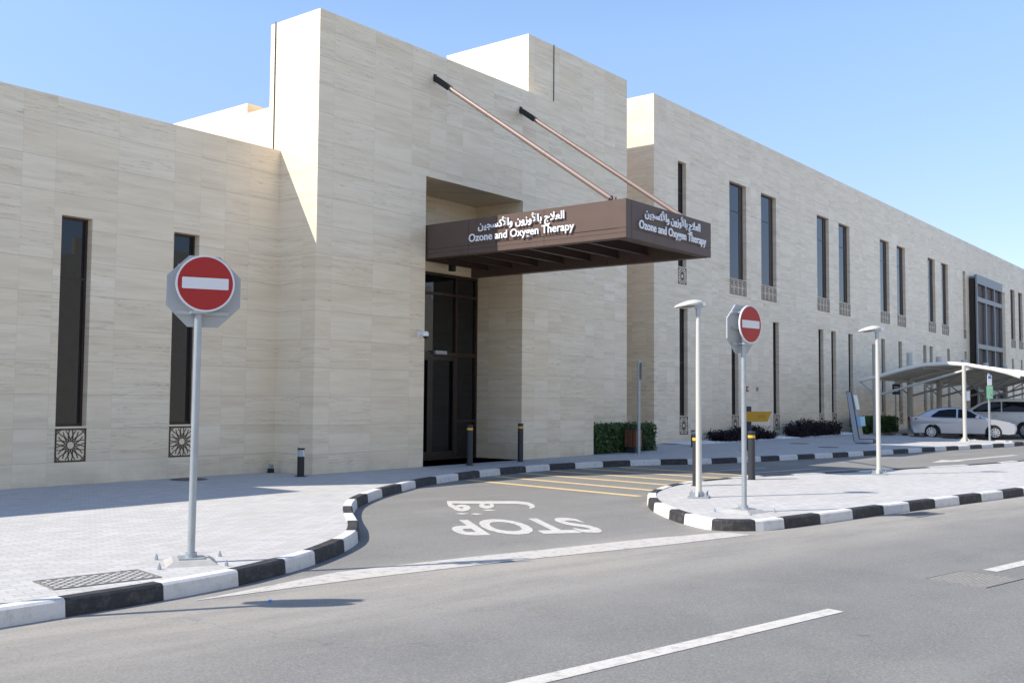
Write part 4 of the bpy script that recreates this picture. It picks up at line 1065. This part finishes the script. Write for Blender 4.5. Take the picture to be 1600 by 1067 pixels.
def sedan_low():
    return [(-2.18,.26),('arch',-1.35,.375,1),('arch',1.35,.375,1),(2.02,.24),(2.24,.27),(2.31,.42),(2.30,.58),(2.24,.70),(2.02,.80),(1.55,.90),(1.0,.965),(.6,.97),(-1.2,.985),(-1.75,1.03),(-2.15,1.055),(-2.29,1.0),(-2.30,.72),(-2.28,.42)]
sed_roof = [(1.12,.94),(.65,1.17),(.22,1.36),(-.1,1.425),(-.5,1.445),(-.9,1.42),(-1.3,1.33),(-1.75,1.11),(-2.0,.99),(-1.0,.92)]
sed_glass = [[(.82,.985),(.30,1.30),(.03,1.368),(-.16,1.38),(-.20,.985)], [(-.27,.99),(-.24,1.382),(-.55,1.378),(-.98,1.315),(-1.36,1.05),(-1.28,1.0)]]
car('silver_sedan', (50.65, 12.85, 0), math.atan2(-.949,.316), 'silver saloon car parked nearest under the shade, nose out', 'car', M_car, sedan_low(), sed_roof, .885, (-1.35, 1.35), .315, sed_glass,
    (1.02,.985,.24,1.35), (-1.86,1.055,-1.28,1.34), .57,
    dict(mirror=(.62,1.02), handles=((-.05,.87),(-1.1,.89)),
         head=[(1.72,.872,.80),(1.92,.868,.795),(2.20,.62,.715),(2.285,.40,.66),(2.25,.60,.64),(2.08,.83,.70)],
         tail=[(-2.30,.55,.78),(-2.22,.86,.80),(-1.88,.884,.94),(-2.14,.862,1.0),(-2.30,.60,.98)],
         trim=[('grille', M_plastic, [(2.262,2.325,-.45,.45,.30,.46)]), ('bumper_trim', M_plastic, [(2.16,2.27,-.80,-.55,.30,.44),(2.16,2.27,.55,.80,.30,.44)]), ('sill', M_plastic, [(-.92,.92,-.872,-.84,.20,.25),(-.92,.92,.84,.872,.20,.25)])]))
suv_low = [(-2.35,.32),('arch',-1.40,.44,1),('arch',1.42,.44,1),(2.20,.30),(2.38,.36),(2.44,.60),(2.42,.90),(2.30,1.02),(1.5,1.14),(1.1,1.20),(-2.3,1.23),(-2.43,1.15),(-2.46,.8),(-2.43,.45)]
suv_roof = [(1.45,1.15),(.75,1.62),(.35,1.80),(-.3,1.855),(-1.5,1.85),(-2.1,1.80),(-2.28,1.65),(-2.40,1.18),(-1.0,1.12)]
suv_glass = [[(1.12,1.235),(.58,1.60),(.25,1.72),(-.28,1.745),(-.30,1.25)], [(-.36,1.25),(-.34,1.748),(-1.42,1.748),(-1.44,1.255)], [(-1.50,1.255),(-1.48,1.748),(-2.05,1.72),(-2.22,1.62),(-2.28,1.27)]]
car('white_estate', (54.2, 12.0, 0), math.pi/2, 'tall white estate car with dark windows parked behind the silver one', 'car', M_carw, suv_low, suv_roof, .95, (-1.40, 1.42), .37, suv_glass,
    (1.38,1.20,.42,1.77), (-2.38,1.28,-2.26,1.70), .74,
    dict(mirror=(1.0,1.27), handles=((-.1,1.05),(-1.2,1.06)),
         head=[(2.0,.93,.98),(2.2,.90,1.0),(2.40,.70,.93),(2.42,.60,.80),(2.25,.90,.84)],
         tail=[(-2.45,.70,.85),(-2.35,.925,.85),(-2.32,.925,1.18),(-2.42,.75,1.2)],
         trim=[('grille', M_plastic, [(2.38,2.46,-.5,.5,.55,.85)]), ('sill', M_plastic, [(-.9,.9,-.945,-.9,.26,.34),(-.9,.9,.9,.945,.26,.34)]), ('roof_rail', M_rim, [(-1.9,.1,-.72,-.68,1.86,1.89),(-1.9,.1,.68,.72,1.86,1.89)])]))

e = empty('plastic_scrap', (5.55, 6.95, .004)); tag(e, 'tiny bright blue plastic scrap lying on the road near the kerb', 'litter')
b = MB(); b.add([(-.03,-.012,0),(.028,-.016,.004),(.032,.012,.010),(-.02,.018,.003),(.0,.002,.014)], [(0,1,4),(1,2,4),(2,3,4),(3,0,4)]); b.build('crumpled_film', mat('blue_plastic', (.05,.30,.62), .4), e)
